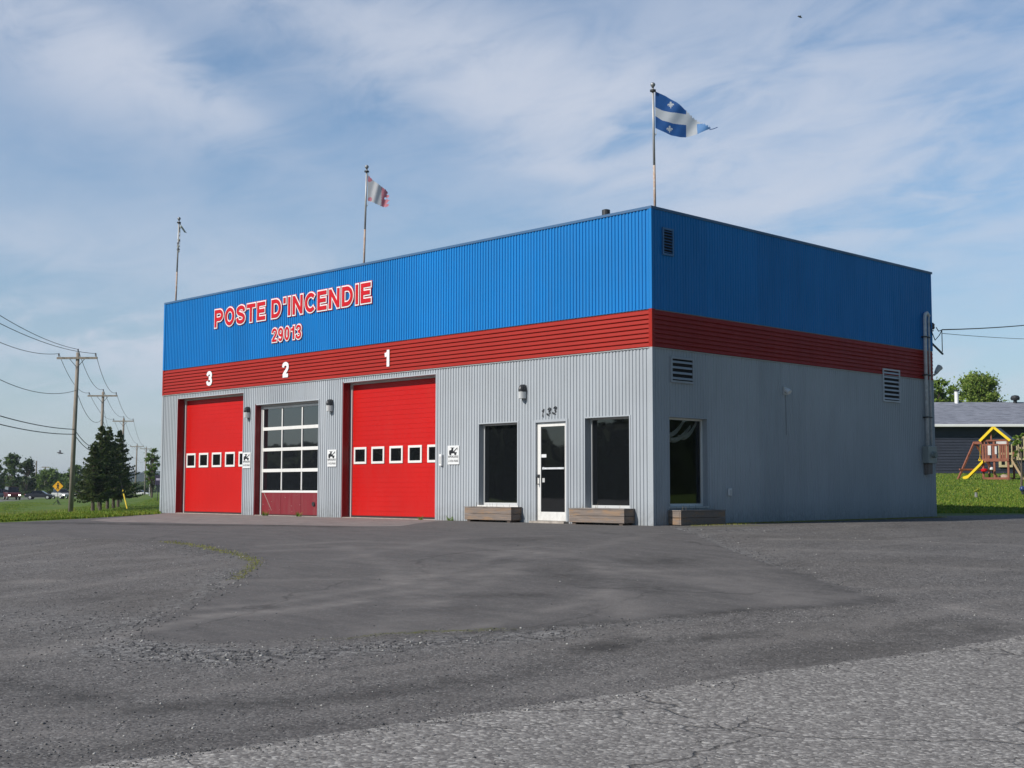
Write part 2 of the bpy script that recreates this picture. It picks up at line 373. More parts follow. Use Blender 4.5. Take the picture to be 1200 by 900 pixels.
# worn tracks, patches, stony strips (stain > 0 pale dust, < 0 dark)
st = np.zeros(GX.shape); stone = np.zeros(GX.shape); moss = np.zeros(GX.shape)
def stroke(arr, pts, wd, amt, img=True):
    P = [G(*p) for p in pts] if img else pts
    best = np.full(GX.shape, 1e9)
    for (ax, ay), (bx, by) in zip(P[:-1], P[1:]):
        ex, ey = bx-ax, by-ay; l = ex*ex+ey*ey+1e-9; t = np.clip(((GX-ax)*ex+(GY-ay)*ey)/l, 0, 1)
        best = np.minimum(best, (GX-ax-t*ex)**2+(GY-ay-t*ey)**2)
    wd = max(.13, wd*(.6 if (arr is st and amt > 0) else 1.))
    arr += amt*np.exp(-best/(wd*wd))
for pts, wd, am in [
    ([(40, 768), (150, 742), (250, 722), (340, 716), (420, 705)], .28, .55), ([(270, 681), (400, 679), (540, 673), (640, 672), (800, 668), (920, 665)], .12, .35),
    ([(400, 655), (480, 640), (520, 632), (640, 628)], .3, .3), ([(300, 700), (420, 690), (540, 660), (600, 650)], .25, .22),
    ([(690, 690), (720, 705), (735, 725)], .25, .4), ([(720, 690), (745, 705), (760, 725)], .22, .4), ([(830, 678), (880, 690), (925, 708)], .35, .45), ([(860, 675), (920, 692), (960, 708)], .3, .35),
    ([(870, 642), (960, 645), (1080, 648), (1200, 655)], .22, .35), ([(960, 660), (1060, 663), (1200, 668)], .25, .3), ([(1110, 710), (1150, 718), (1200, 728)], .3, .75), ([(970, 680), (1010, 688)], .15, .5),
    ([(1100, 668), (1150, 666)], .2, .35), ([(720, 752), (760, 742), (800, 735)], .3, .35), ([(560, 790), (640, 780), (700, 772)], .35, .35), ([(930, 742), (990, 748), (1040, 742)], .4, .35),
    ([(420, 800), (540, 785), (700, 765)], .2, .2), ([(20, 862), (90, 858)], .25, .5), ([(30, 681), (60, 681)], .35, .9), ([(880, 621), (1000, 616)], .25, .3), ([(0, 735), (90, 715)], .5, .3),
    ([(200, 905), (420, 870), (640, 842)], .12, .2),
    ([(200, 716), (330, 706), (470, 684), (560, 660), (620, 640)], .13, .5), ([(230, 722), (360, 712), (500, 690), (590, 664), (650, 642)], .13, .45), ([(420, 748), (470, 720), (480, 690), (450, 660), (400, 640)], .14, .4),
    ([(455, 746), (505, 720), (515, 690), (490, 662)], .14, .35), ([(520, 742), (640, 716), (700, 700), (720, 680), (690, 660)], .15, .5), ([(300, 640), (420, 634), (560, 640), (700, 655), (840, 690)], .12, .4), ([(300, 646), (430, 641), (560, 647), (690, 662), (810, 694)], .12, .35),
    ([(770, 625), (700, 640), (600, 668), (500, 712)], .14, .35), ([(1200, 640), (1050, 634), (900, 632)], .2, .5), ([(1200, 690), (1080, 690), (980, 700)], .25, .4), ([(0, 700), (80, 690), (200, 668)], .3, .45), ([(0, 660), (120, 655), (230, 652)], .3, .35),
    ([(1200, 700), (1100, 716), (1000, 736), (850, 760)], .25, .45), ([(0, 850), (200, 815), (400, 790), (700, 750)], .2, .35)]:
    stroke(st, pts, wd, am)
for pts, wd, am in [
    ([(590, 656), (660, 657)], .45, -.45), ([(660, 668), (740, 682)], .4, -.45), ([(520, 699), (630, 697)], .22, -.55), ([(490, 716), (530, 713)], .3, -.45), ([(760, 657), (785, 657)], .5, -.6),
    ([(640, 672), (700, 690), (730, 690)], .25, -.3), ([(0, 612.8), (150, 614), (300, 615.5), (400, 617.3)], .22, -.9), ([(580, 631), (620, 632)], .6, -.4), ([(785, 691), (790, 689)], .4, -.4),
    ([(0, 800), (180, 832), (230, 829), (400, 817), (520, 802), (700, 768), (735, 752)], .28, -.55), ([(670, 762), (740, 750), (800, 750), (900, 742)], .18, -.6), ([(900, 770), (1100, 740), (1200, 732)], .4, -.35),
    ([(0, 640), (100, 632), (200, 636), (270, 650)], .4, -.3), ([(860, 716), (1000, 708), (1030, 704)], .12, -.6), ([(400, 749), (600, 738), (860, 717)], .1, -.5), ([(130, 700), (165, 698)], .6, -.4),
    ([(900, 661), (1030, 702)], .15, -.4), ([(1060, 618), (1200, 612)], 1.0, -.25), ([(0, 890), (200, 870), (400, 848)], .25, -.3)]:
    stroke(st, pts, wd, am)
for pts, wd, am in [([(130, 760), (200, 766), (300, 770), (420, 762), (520, 752), (640, 744)], .38, 1.), ([(270, 668), (240, 700), (170, 730)], .35, .8), ([(220, 640), (280, 652)], .5, .6),
    ([(780, 619), (830, 634), (900, 665), (960, 690)], .3, .8), ([(780, 620), (860, 622), (940, 617)], .3, .6), ([(600, 738), (800, 728)], .2, .5), ([(60, 720), (130, 745), (230, 775)], .7, .5)]:
    stroke(stone, pts, wd, am)
for pts, wd, am in [([(190, 634.5), (240, 641), (280, 650), (300, 658), (294, 666), (277, 679)], .08, .8), ([(440, 744), (480, 741), (560, 738), (600, 737)], .07, .7), ([(370, 750), (420, 747.5)], .06, .5),
    ([(800, 617.5), (860, 617), (890, 615.5)], .12, .95), ([(890, 614.5), (1000, 611.5), (1097, 608.8)], .12, .7)]:
    stroke(moss, pts, wd, am)
stroke(moss, [(.12, 2.2), (.12, 11.6)], .14, .8, False)
A['stain'] = st; A['stone'] = np.clip(stone, 0, 1.2); A['moss'] = np.clip(moss, 0, 1)
nx, ny = GX.shape
V = np.stack([GX.ravel(), GY.ravel(), GZ.ravel()], 1)
I = np.arange(nx*ny).reshape(nx, ny)
Q = np.stack([I[:-1, :-1], I[1:, :-1], I[1:, 1:], I[:-1, 1:]], -1).reshape(-1, 4)
def cellv(a): return ((a[:-1, :-1]+a[1:, :-1]+a[1:, 1:]+a[:-1, 1:])/4).ravel()
cz = {k: cellv(v) for k, v in A.items() if k in ('drive', 'apron', 'road', 'lawn', 'main')}
zone = np.zeros(len(Q), int)                        # 0 gravel
zone[cz['drive'] > 0] = 1; zone[cz['apron'] > 0] = 2; zone[cz['lawn'] > 0] = 3; zone[cz['main'] > 0] = 4; zone[cz['road'] > 0] = 5
# ground shader
gm, nt, b = nodes('ground_surface')
P0 = coords(nt)
def attr(n):
    a = nt.nodes.new('ShaderNodeAttribute'); a.attribute_name = n; return a.outputs['Fac']
edgen = mth(nt, 'MULTIPLY', mth(nt, 'SUBTRACT', noise(nt, P0, 5, 6, .7), .5), .34)
def zmask(n, soft=.05, en=1.):
    return mapr(nt, mth(nt, 'ADD', attr(n), mth(nt, 'MULTIPLY', edgen, en) if en != 1 else edgen), -soft, soft, 0, 1, True)
nA = noise(nt, P0, .35, 5, .6); nB = noise(nt, P0, 2.2, 6, .65); nC = noise(nt, P0, 22, 5, .7); nF = noise(nt, P0, 90, 2, .6)
nS = noise(nt, coords(nt, (.9, 3.5, 1)), 1.2, 6, .62)
nM = noise(nt, P0, 9, 8, .8)
vs1 = voro(nt, P0, 34); vs2 = voro(nt, P0, 75); vs3 = voro(nt, P0, 14)
vs4 = nt.nodes.new('ShaderNodeTexVoronoi'); vs4.feature = 'DISTANCE_TO_EDGE'; vs4.inputs['Scale'].default_value = .22
def bw(v): 
    s_ = nt.nodes.new('ShaderNodeSeparateColor'); L(nt, v.outputs['Color'], s_.inputs[0]); return s_.outputs[0]
r1, r2, r3 = bw(vs1), bw(vs2), bw(vs3)
dst0 = nt.nodes.new('ShaderNodeVectorMath'); dst0.operation = 'MULTIPLY_ADD'
nz0 = nt.nodes.new('ShaderNodeTexNoise'); nz0.inputs['Scale'].default_value = 1.1; nz0.inputs['Detail'].default_value = 7; L(nt, P0, nz0.inputs['Vector'])
L(nt, nz0.outputs['Color'], dst0.inputs[0]); dst0.inputs[1].default_value = (1.6, 1.6, 0); L(nt, P0, dst0.inputs[2])
ckd = nt.nodes.new('ShaderNodeTexVoronoi'); ckd.feature = 'DISTANCE_TO_EDGE'; ckd.inputs['Scale'].default_value = .2; L(nt, dst0.outputs[0], ckd.inputs['Vector'])
crkd = mth(nt, 'MULTIPLY', mapr(nt, ckd.outputs['Distance'], .002, .009, 1, 0), mapr(nt, nA, .42, .55))
# gravel
gv = mth(nt, 'ADD', mth(nt, 'MULTIPLY', r1, .5), mth(nt, 'MULTIPLY', r2, .5))
g1 = mixc(nt, mapr(nt, gv, .15, .95), (.06, .058, .058), (.24, .23, .225))
g1 = mixc(nt, mapr(nt, r2, .95, .975, 0, .7), g1, (.5, .5, .49))
g1 = mixc(nt, mapr(nt, nB, .35, .7, 0, .4), g1, (.145, .135, .13))
g1 = mixc(nt, mapr(nt, nA, .45, .65, 0, .35), g1, (.115, .105, .095))
g1 = mixc(nt, mapr(nt, noise(nt, coords(nt, (1.6, .5, 1)), 1.1, 7, .7), .5, .7, 0, .55), g1, (.075, .07, .066))
g1 = mixc(nt, mapr(nt, noise(nt, coords(nt, (1.3, .45, 1)), .8, 7, .7), .52, .7, 0, .5), g1, (.23, .22, .212))
g1 = mixc(nt, mapr(nt, nM, .42, .7, 0, .55), g1, (.055, .053, .052))
g1 = mixc(nt, mapr(nt, nM, .40, .25, 0, .5), g1, (.22, .21, .205))
gs = mixc(nt, mapr(nt, r3, .1, 1.), (.045, .046, .05), (.30, .30, .30))
g1 = mixc(nt, mth(nt, 'MULTIPLY', attr('stone'), mapr(nt, nC, .4, .6), clamp=True), g1, gs)
# smooth worn asphalt
a1 = mixc(nt, mapr(nt, nC, .3, .7), (.096, .091, .09), (.145, .138, .135))
a1 = mixc(nt, mapr(nt, nA, .35, .7, 0, .5), a1, (.13, .124, .122))
a1 = mixc(nt, mapr(nt, nS, .42, .68, 0, .6), a1, (.075, .073, .073))
a1 = mixc(nt, mapr(nt, nM, .45, .72, 0, .6), a1, (.075, .072, .072))
a1 = mixc(nt, mapr(nt, nM, .42, .25, 0, .45), a1, (.21, .20, .195))
a1 = mixc(nt, mapr(nt, r2, .9, 1., 0, .35), a1, (.27, .27, .265))
a1 = mixc(nt, mapr(nt, vs4.outputs['Distance'], .0, .012, .5, 0), a1, (.06, .058, .058))
a1 = mixc(nt, mth(nt, 'MULTIPLY', crkd, .55), a1, (.045, .043, .042))
# apron: older, pinkish
p1 = mixc(nt, mapr(nt, nB, .35, .65), (.18, .160, .153), (.245, .218, .208))
p1 = mixc(nt, mapr(nt, nC, .55, .75, 0, .5), p1, (.09, .085, .083))
# chip seal road
rg = mixc(nt, mapr(nt, r1, .1, .9), (.15, .142, .138), (.31, .30, .29))
rg = mixc(nt, mapr(nt, r1, .86, .93, 0, .8), rg, (.5, .49, .47))
rg = mixc(nt, mapr(nt, r2, .92, .96, 0, .6), rg, (.55, .54, .5))
rg = mixc(nt, mapr(nt, nA, .35, .65, 0, .3), rg, (.13, .125, .122))
dst = nt.nodes.new('ShaderNodeVectorMath'); dst.operation = 'MULTIPLY_ADD'
nz = nt.nodes.new('ShaderNodeTexNoise'); nz.inputs['Scale'].default_value = 2.4; nz.inputs['Detail'].default_value = 6; L(nt, P0, nz.inputs['Vector'])
L(nt, nz.outputs['Color'], dst.inputs[0]); dst.inputs[1].default_value = (.55, .55, 0); L(nt, P0, dst.inputs[2])
ck = nt.nodes.new('ShaderNodeTexVoronoi'); ck.feature = 'DISTANCE_TO_EDGE'; ck.inputs['Scale'].default_value = 1.15; L(nt, dst.outputs[0], ck.inputs['Vector'])
ck2 = nt.nodes.new('ShaderNodeTexVoronoi'); ck2.feature = 'DISTANCE_TO_EDGE'; ck2.inputs['Scale'].default_value = .33; L(nt, dst.outputs[0], ck2.inputs['Vector'])
crk = mth(nt, 'MULTIPLY', mapr(nt, ck.outputs['Distance'], .003, .016, 1, 0), mapr(nt, noise(nt, P0, .8, 3), .50, .62))
crk2 = mapr(nt, ck2.outputs['Distance'], .002, .008, 1, 0)
crk = mth(nt, 'MAXIMUM', crk, mth(nt, 'MULTIPLY', crk2, mapr(nt, nB, .34, .46)))
rg = mixc(nt, mapr(nt, nM, .45, .7, 0, .45), rg, (.10, .096, .094))
rg = mixc(nt, mth(nt, 'MULTIPLY', crk, .65), rg, (.045, .042, .04))
# grass
gnb = noise(nt, coords(nt, (1, 1, 1)), 7, 6, .75); gnc = noise(nt, P0, 40, 4, .8)
gr = mixc(nt, mapr(nt, gnb, .3, .7), (.062, .115, .014), (.12, .185, .024))
gr = mixc(nt, mapr(nt, noise(nt, P0, .22, 5, .65), .45, .68, 0, .6), gr, (.155, .17, .035))
gr = mixc(nt, mapr(nt, gnc, .5, .8, 0, .5), gr, (.05, .09, .014))
# main road far
mr = mixc(nt, mapr(nt, nB, .3, .7), (.15, .15, .15), (.2, .2, .2))
stv = attr('stain')
stn = mth(nt, 'MULTIPLY', stv, mth(nt, 'MULTIPLY', mapr(nt, nB, .3, .62, .2, 1.2), mapr(nt, nM, .25, .6, .3, 1.2)))
c_ = mixc(nt, zmask('drive', .03), g1, a1)
c_ = mixc(nt, zmask('apron', .04, .3), c_, p1)
c_ = mixc(nt, mth(nt, 'MULTIPLY', mapr(nt, stn, 0, 1, 0, 1), .46), c_, (.33, .31, .295))
c_ = mixc(nt, mth(nt, 'MULTIPLY', mapr(nt, mth(nt, 'MULTIPLY', stn, -1.), 0, .75, 0, 1), .85), c_, (.042, .04, .038))
c_ = mixc(nt, mapr(nt, mth(nt, 'ADD', attr('moss'), mth(nt, 'MULTIPLY', mth(nt, 'SUBTRACT', nC, .5), 1.6)), .45, .7, 0, .85), c_, (.10, .105, .025))
c_ = mixc(nt, zmask('road', .03, .8), c_, rg)
c_ = mixc(nt, zmask('lawn', .1), c_, gr)
c_ = mixc(nt, mapr(nt, attr('main'), -.4, .1), c_, mr)
notgrass = mth(nt, 'SUBTRACT', 1., zmask('lawn', .1))
warm = mixc(nt, 1.0, c_, (1.03, 1.0, .965), 'MULTIPLY')
c_ = mixc(nt, notgrass, c_, warm)
L(nt, c_, b.inputs['Base Color']); b.inputs['Roughness'].default_value = .88; b.inputs['Specular IOR Level'].default_value = .25
hh = mth(nt, 'ADD', mth(nt, 'MULTIPLY', mth(nt, 'SUBTRACT', 1., vs1.outputs['Distance']), .6), mth(nt, 'MULTIPLY', nC, .7))
smooth_ = mth(nt, 'MULTIPLY', zmask('drive', .05), .72)
hh = mth(nt, 'MULTIPLY', hh, mth(nt, 'SUBTRACT', 1., smooth_))
hh = mth(nt, 'ADD', hh, mth(nt, 'MULTIPLY', mth(nt, 'MULTIPLY', r3, attr('stone')), 1.5))
hh = mth(nt, 'ADD', hh, mth(nt, 'MULTIPLY', mth(nt, 'MULTIPLY', crk, zmask('road', .03, .8)), -1.5))
hh = mth(nt, 'ADD', hh, mth(nt, 'MULTIPLY', zmask('drive', .06), .9))
hh = mth(nt, 'ADD', hh, mth(nt, 'MULTIPLY', zmask('road', .05, .8), .8))
bump(nt, b, hh, .55, .016)
zn = ['gravel_lot', 'driveway', 'concrete_apron', 'lawn', 'main_road', 'road']
for zi, nm in enumerate(zn):
    sel = Q[zone == zi]
    if not len(sel): continue
    used, inv = np.unique(sel, return_inverse=True); fc = inv.reshape(-1, 4)
    me = bpy.data.meshes.new(nm)
    me.vertices.add(len(used)); me.vertices.foreach_set('co', V[used].ravel())
    me.loops.add(fc.size); me.loops.foreach_set('vertex_index', fc.ravel())
    me.polygons.add(len(fc)); me.polygons.foreach_set('loop_start', np.arange(0, fc.size, 4)); me.polygons.foreach_set('loop_total', np.full(len(fc), 4))
    me.update(calc_edges=True); me.validate()
    me.polygons.foreach_set('use_smooth', np.ones(len(fc), bool))
    for k, a in A.items():
        at_ = me.attributes.new(k, 'FLOAT', 'POINT'); at_.data.foreach_set('value', a.ravel()[used].astype(np.float32))
    me.materials.append(gm)
    o = bpy.data.objects.new(nm, me); col.objects.link(o); o['kind'] = 'structure'
# ------------------------------------------------------------------ mass meshes from numpy
def massmesh(name, verts, faces, mats, parent=None, smooth=False, k=4, mi=None):
    me = bpy.data.meshes.new(name); verts = np.asarray(verts, np.float32); faces = np.asarray(faces)
    me.vertices.add(len(verts)); me.vertices.foreach_set('co', verts.ravel())
    me.loops.add(faces.size); me.loops.foreach_set('vertex_index', faces.ravel())
    me.polygons.add(len(faces)); me.polygons.foreach_set('loop_start', np.arange(0, faces.size, k)); me.polygons.foreach_set('loop_total', np.full(len(faces), k))
    me.update(calc_edges=True)
    for m_ in (mats if isinstance(mats, (list, tuple)) else [mats]): me.materials.append(m_)
    if mi is not None: me.polygons.foreach_set('material_index', np.asarray(mi, np.int32))
    if smooth: me.polygons.foreach_set('use_smooth', np.ones(len(faces), bool))
    o = bpy.data.objects.new(name, me); col.objects.link(o)
    if parent is not None: o.parent = parent
    return o
# loose stones near the camera
def inzone(x, y, k, grid=None):
    ix = np.clip(np.searchsorted(xs, x)-1, 0, nx-1); iy = np.clip(np.searchsorted(ys, y)-1, 0, ny-1); return A[k][ix, iy]
oct_v = np.array([(1, 0, 0), (-1, 0, 0), (0, 1, 0), (0, -1, 0), (0, 0, 1), (0, 0, -1)], float)
oct_f = np.array([(0, 2, 4), (2, 1, 4), (1, 3, 4), (3, 0, 4), (2, 0, 5), (1, 2, 5), (3, 1, 5), (0, 3, 5)])
n_ = 150000
vv = 7+NP.rand(n_)**1.3*26; uu = (NP.rand(n_)-.5)*.86*vv
sx_, sy_ = W2(uu, vv)
dd = inzone(sx_, sy_, 'drive'); rr_ = inzone(sx_, sy_, 'road'); ll_ = inzone(sx_, sy_, 'lawn'); ss_ = inzone(sx_, sy_, 'stone')
ss_ = ss_*(.35+.65*(np.sin(sx_*2.1+np.sin(sy_*3.3)*2)*np.sin(sy_*2.7+np.sin(sx_*1.7)*2) > -.25))
pr = np.where(dd > .1, .008, np.where(rr_ > .1, .008, .14+.84*np.clip(ss_, 0, 1)))
pr = np.where((np.abs(dd) < .12) | (np.abs(rr_) < .1), .5, pr)
ok = (NP.rand(n_) < pr) & (ll_ < 0) & ((sx_ > .1) | (sy_ < -.1))
sx_, sy_, ss2 = sx_[ok], sy_[ok], ss_[ok]; k_ = len(sx_)
sz = (.0042+.009*NP.rand(k_)**4)*(1+.45*np.clip(ss2, 0, 1)); sz[NP.rand(k_) < .004] *= 1.8
jit = 1+.5*(NP.rand(k_, 6, 3)-.5)
sc = np.stack([sz*(.8+.7*NP.rand(k_)), sz*(.8+.5*NP.rand(k_)), sz*(.45+.4*NP.rand(k_))], 1)
pv = oct_v[None]*sc[:, None]*jit
an = NP.rand(k_)*6.28; cA, sA = np.cos(an)[:, None], np.sin(an)[:, None]
px_, py_ = pv[..., 0]*cA-pv[..., 1]*sA, pv[..., 0]*sA+pv[..., 1]*cA
pv = np.stack([px_+sx_[:, None], py_+sy_[:, None], pv[..., 2]+(H(sx_, sy_)+sz*.2)[:, None]], -1).reshape(-1, 3)
pf = (oct_f[None]+6*np.arange(k_)[:, None, None]).reshape(-1, 3)
STN = [mat('stone_dark', (.07, .07, .075), .9), mat('stone_mid', (.16, .155, .15), .9), mat('stone_pale', (.42, .41, .39), .9)]
cc = NP.choice(3, k_, p=[.55, .38, .07])
o = massmesh('loose_gravel', pv, pf, STN, k=3, mi=np.repeat(cc, 8)); tag(o, 'loose crushed stones scattered over the gravel lot and asphalt edges', 'gravel', kind='stuff')
# grass blades
def blades(name, X, Y, hgt, wd, mats, lean=.5):
    n = len(X); a = NP.rand(n)*6.28; Z = H(X, Y)-.01; hh_ = hgt*(.5+.8*NP.rand(n)); ln = lean*hh_*NP.rand(n); la = NP.rand(n)*6.28
    c, s_ = np.cos(a)*wd/2, np.sin(a)*wd/2
    v0 = np.stack([X-c, Y-s_, Z], 1); v1 = np.stack([X+c, Y+s_, Z], 1)
    v2 = np.stack([X+np.cos(la)*ln, Y+np.sin(la)*ln, Z+hh_], 1)
    vs_ = np.stack([v0, v1, v2], 1).reshape(-1, 3)
    return massmesh(name, vs_, np.arange(3*n).reshape(-1, 3), mats, k=3, mi=NP.randint(0, len(mats), n))
def leafmat(name, c, tr=.35, var=.3, scale=1.5):
    m, nt, b = nodes(name)
    f = mapr(nt, noise(nt, coords(nt), scale, 4, .7), .3, .7)
    cc_ = mixc(nt, f, tuple(x*(1-var) for x in c), tuple(x*(1+var) for x in c))
    L(nt, cc_, b.inputs['Base Color']); b.inputs['Roughness'].default_value = .6; b.inputs['Specular IOR Level'].default_value = .3
    t = nt.nodes.new('ShaderNodeBsdfTranslucent'); L(nt, cc_, t.inputs['Color'])
    mx = nt.nodes.new('ShaderNodeMixShader'); mx.inputs[0].default_value = tr
    L(nt, b.outputs[0], mx.inputs[1]); L(nt, t.outputs[0], mx.inputs[2]); L(nt, mx.outputs[0], nt.nodes['Material Output'].inputs[0])
    MATS[name] = m; return m
GRS = [leafmat('grass_green', (.17, .27, .03)), leafmat('grass_yellow', (.28, .31, .05)), leafmat('grass_dark', (.11, .19, .02)), leafmat('grass_dry', (.30, .27, .11))]
def scatter(n, vlo, vhi, plo, phi, pw=1.):
    v = vlo+NP.rand(n)**pw*(vhi-vlo); px = plo+NP.rand(n)*(phi-plo); X, Y = W2((px-600)/F*v, v)
    k = inzone(X, Y, 'lawn') > .02; return X[k], Y[k]
X1, Y1 = scatter(110000, 36, 170, -30, 190, 1.6)
o = blades('grass', X1, Y1, .08, .045, GRS[:3]); tag(o, 'mown green grass of the verge left of the fire station', 'grass', kind='stuff')
X1, Y1 = scatter(190000, 38, 92, 900, 1700, 1.2)
k_ = NP.rand(len(X1)) < S((92-uv(X1, Y1)[1])/30); X1, Y1 = X1[k_], Y1[k_]
o = blades('grass', X1, Y1, .07, .05, GRS[:3]); tag(o, 'mown green lawn behind the fire station on the right', 'grass', kind='stuff')
v = 44+NP.rand(22000)*50; q = -7+NP.randn(22000)*4.5; X1, Y1 = W2(-28.7-.26*(v-84)+q, v)
k_ = ((X1-CAM[0])*HR[0]+(Y1-CAM[1])*HR[1])/v < -.333; X1, Y1 = X1[k_], Y1[k_]
o = blades('tall_grass', X1, Y1, .36, .05, [GRS[0], GRS[3], GRS[1], GRS[1]]); tag(o, 'tall half dry grass in the roadside ditch around the nearest utility pole', 'grass', kind='stuff')
# moss / weeds at paving edges
pts = [G(*p) for p in [(190, 634.5), (240, 641), (280, 650), (300, 658), (294, 666), (277, 679)]]
bx_, by_ = [], []
for (ax, ay), (cx_, cy_) in zip(pts[:-1], pts[1:]):
    n = int(90*math.hypot(cx_-ax, cy_-ay)); t = NP.rand(n); bx_.append(ax+(cx_-ax)*t+NP.randn(n)*.045); by_.append(ay+(cy_-ay)*t+NP.randn(n)*.07)
t = NP.rand(5000)**.8; bx_.append(.05+NP.rand(5000)**2*.25); by_.append(1.9+t*9.8)
t = NP.rand(300); bx_.append(.5+NP.rand(300)*.25); by_.append(.5+t*2)
o = blades('moss_weeds', np.concatenate(bx_), np.concatenate(by_), .035, .02, [GRS[1], GRS[3]]); tag(o, 'low yellow green moss and weeds along the edge of the asphalt and the shaded wall', 'weeds', kind='stuff')
def weed(x, y, label, hgt=.14, n=26):
    X = x+NP.randn(n)*.05; Y = y-np.abs(NP.randn(n))*.03
    o = blades('weed_tuft', X, Y, hgt, .03, [GRS[0], GRS[2]], 1.0)
    tag(o, label, 'weed', 'weeds at the foot of the garage doors')
# ------------------------------------------------------------------ the fire station
HT, Z1, Z2, WL, DP = 6.5, 4.385, 3.60, 19.53, 11.56
B = thing('fire_station', (0, 0, 0), 'long metal clad fire station with blue top, red band and grey lower walls', 'fire station')
FO = [(-18.60, -14.98, 3.46), (-14.34, -11.36, 3.08), (-10.29, -6.64, 3.47), (-3.33, -2.35, 2.22)]
FW = [(-5.13, -3.86, .37, 2.22), (-1.83, -.59, .34, 2.23)]
SW = [(.50, 1.77, .38, 2.21)]
P_, DPT = .092, .018
def corr(mb, side, a0, a1, z0, z1):
    """vertical ribbed sheet between a0..a1, standing DPT proud of the wall"""
    if a1-a0 < .004: return
    brk = [(0, 1), (.46, 1), (.54, 0), (.92, 0), (1., 1)]
    ks = []
    k = math.floor(a0/P_)-1
    while k*P_ < a1+P_:
        for f, hh_ in brk[:-1]: ks.append(((k+f)*P_, hh_))
        k += 1
    def hat(a):
        for (x0, h0), (x1, h1) in zip(ks[:-1], ks[1:]):
            if x0 <= a <= x1: return h0+(h1-h0)*(a-x0)/(x1-x0+1e-9)
        return 0
    pts = [(a0, hat(a0))]+[(x, h_) for x, h_ in ks if a0 < x < a1]+[(a1, hat(a1))]
    vs_ = []
    for a, h_ in pts:
        d = .004+h_*(DPT if side == 'f' else DPT*.5)+(DPT*.5 if side == 's' else 0)
        for z in (z0, z1): vs_.append((a, -d, z) if side == 'f' else (d, a, z))
    fs = [(2*i, 2*i+2, 2*i+3, 2*i+1) for i in range(len(pts)-1)]
    if side == 's': fs = [f for f in fs]
    mb.add(vs_, fs)
def partition(a0, a1, z0, z1, ops):
    """rectangles that cover the wall around openings (x0, x1, z0, z1)"""
    out = []; x = a0
    for o in sorted(ops):
        if o[0] > x: out.append((x, o[0], z0, z1))
        if o[2] > z0: out.append((o[0], o[1], z0, o[2]))
        if o[3] < z1: out.append((o[0], o[1], o[3], z1))
        x = o[1]
    if x < a1: out.append((x, a1, z0, z1))
    return out
fops = [(a, b_, 0, c) for a, b_, c in FO]+FW
ZB = -.12
fro = partition(-WL, 0, ZB, Z2, [(a, b_, (ZB if c == 0 else c), d) for a, b_, c, d in fops])
sro = partition(0, DP, ZB, Z2, SW)
mb = MB(); [corr(mb, 'f', *r) for r in fro]; mb.build('front_grey_cladding', GREY, B, recalc=False)
mb = MB(); [corr(mb, 's', *r) for r in sro]; mb.build('side_grey_cladding', GREY, B, recalc=False)
mb = MB(); corr(mb, 'f', -WL, 0, Z1, HT-.02); mb.build('front_blue_cladding', BLUE, B, recalc=False)
mb = MB(); corr(mb, 's', 0, DP, Z1, HT-.02); mb.build('side_blue_cladding', BLUE, B, recalc=False)
# red lap siding band
def laps(side):
    mb = MB(); n = 8; hgt = (Z1-Z2-.03)/n
    for i in range(n):
        z0 = Z2+.015+i*hgt; z1 = z0+hgt
        prof = [(.036, z0), (.037, z0+.010), (.020, z1-.022), (.006, z1-.016), (.006, z1)]
        for (d0, za), (d1, zb) in zip(prof[:-1], prof[1:]):
            if side == 'f': mb.add([(-WL+.05, -d0, za), (-.05, -d0, za), (-.05, -d1, zb), (-WL+.05, -d1, zb)], [(0, 1, 2, 3)])
            else: mb.add([(d0, .05, za), (d0, DP-.05, za), (d1, DP-.05, zb), (d1, .05, zb)], [(0, 1, 2, 3)])
        if side == 'f': mb.add([(-WL+.05, -.010, z0), (-.05, -.010, z0), (-.05, -.036, z0), (-WL+.05, -.036, z0)], [(0, 1, 2, 3)])
        else: mb.add([(.010, .05, z0), (.010, DP-.05, z0), (.036, DP-.05, z0), (.036, .05, z0)], [(0, 1, 2, 3)])
    return mb
laps('f').build('front_red_band', REDB, B, recalc=False); laps('s').build('side_red_band', REDB, B, recalc=False)
# solid walls behind the cladding, roof, flashings
mb = MB()
for a0, a1, z0, z1 in fro: mb.box(a0, a1, 0.0, .26, z0, z1)
mb.box(-WL, 0, 0.0, .26, Z2, HT-.06)
for a0, a1, z0, z1 in sro:
    mb.box(-.26, 0.0, max(a0, .262), a1, z0, z1)
mb.box(-.26, 0.0, .262, DP, Z2, HT-.06)
mb.box(-WL, -WL+.26, .262, DP, ZB, HT-.06); mb.box(-WL+.262, -.262, DP-.26, DP, ZB, HT-.06)
mb.build('wall_core', mat('wall_core', (.33, .35, .38), .6), B)
MB().box(-WL+.27, -.27, .27, DP-.27, 6.05, 6.2).build('flat_roof', mat('roof_membrane', (.2, .2, .2), .9), B)
mb = MB()
mb.box(-WL-.03, .035, -.035, .30, HT-.055, HT+.0); mb.box(-.30, .036, .302, DP+.03, HT-.055, HT)
mb.box(-WL-.03, -WL+.27, .302, DP+.03, HT-.055, HT); mb.box(-WL+.272, -.302, DP-.27, DP+.03, HT-.055, HT)
mb.build('parapet_cap', DTRIM, B)
def cornertrim(z0, z1, m, nm, w_=.05):
    mb = MB(); mb.box(-w_, .040, -.040, -.0235, z0, z1); mb.box(.0235, .040, -.0233, w_, z0, z1); mb.build(nm, m, B)
cornertrim(ZB, Z2-.012, GREY, 'corner_trim', .035); cornertrim(Z2+.001, Z1-.001, REDB, 'corner_trim', .05); cornertrim(Z1+.001, HT-.057, BLUE, 'corner_trim', .03)
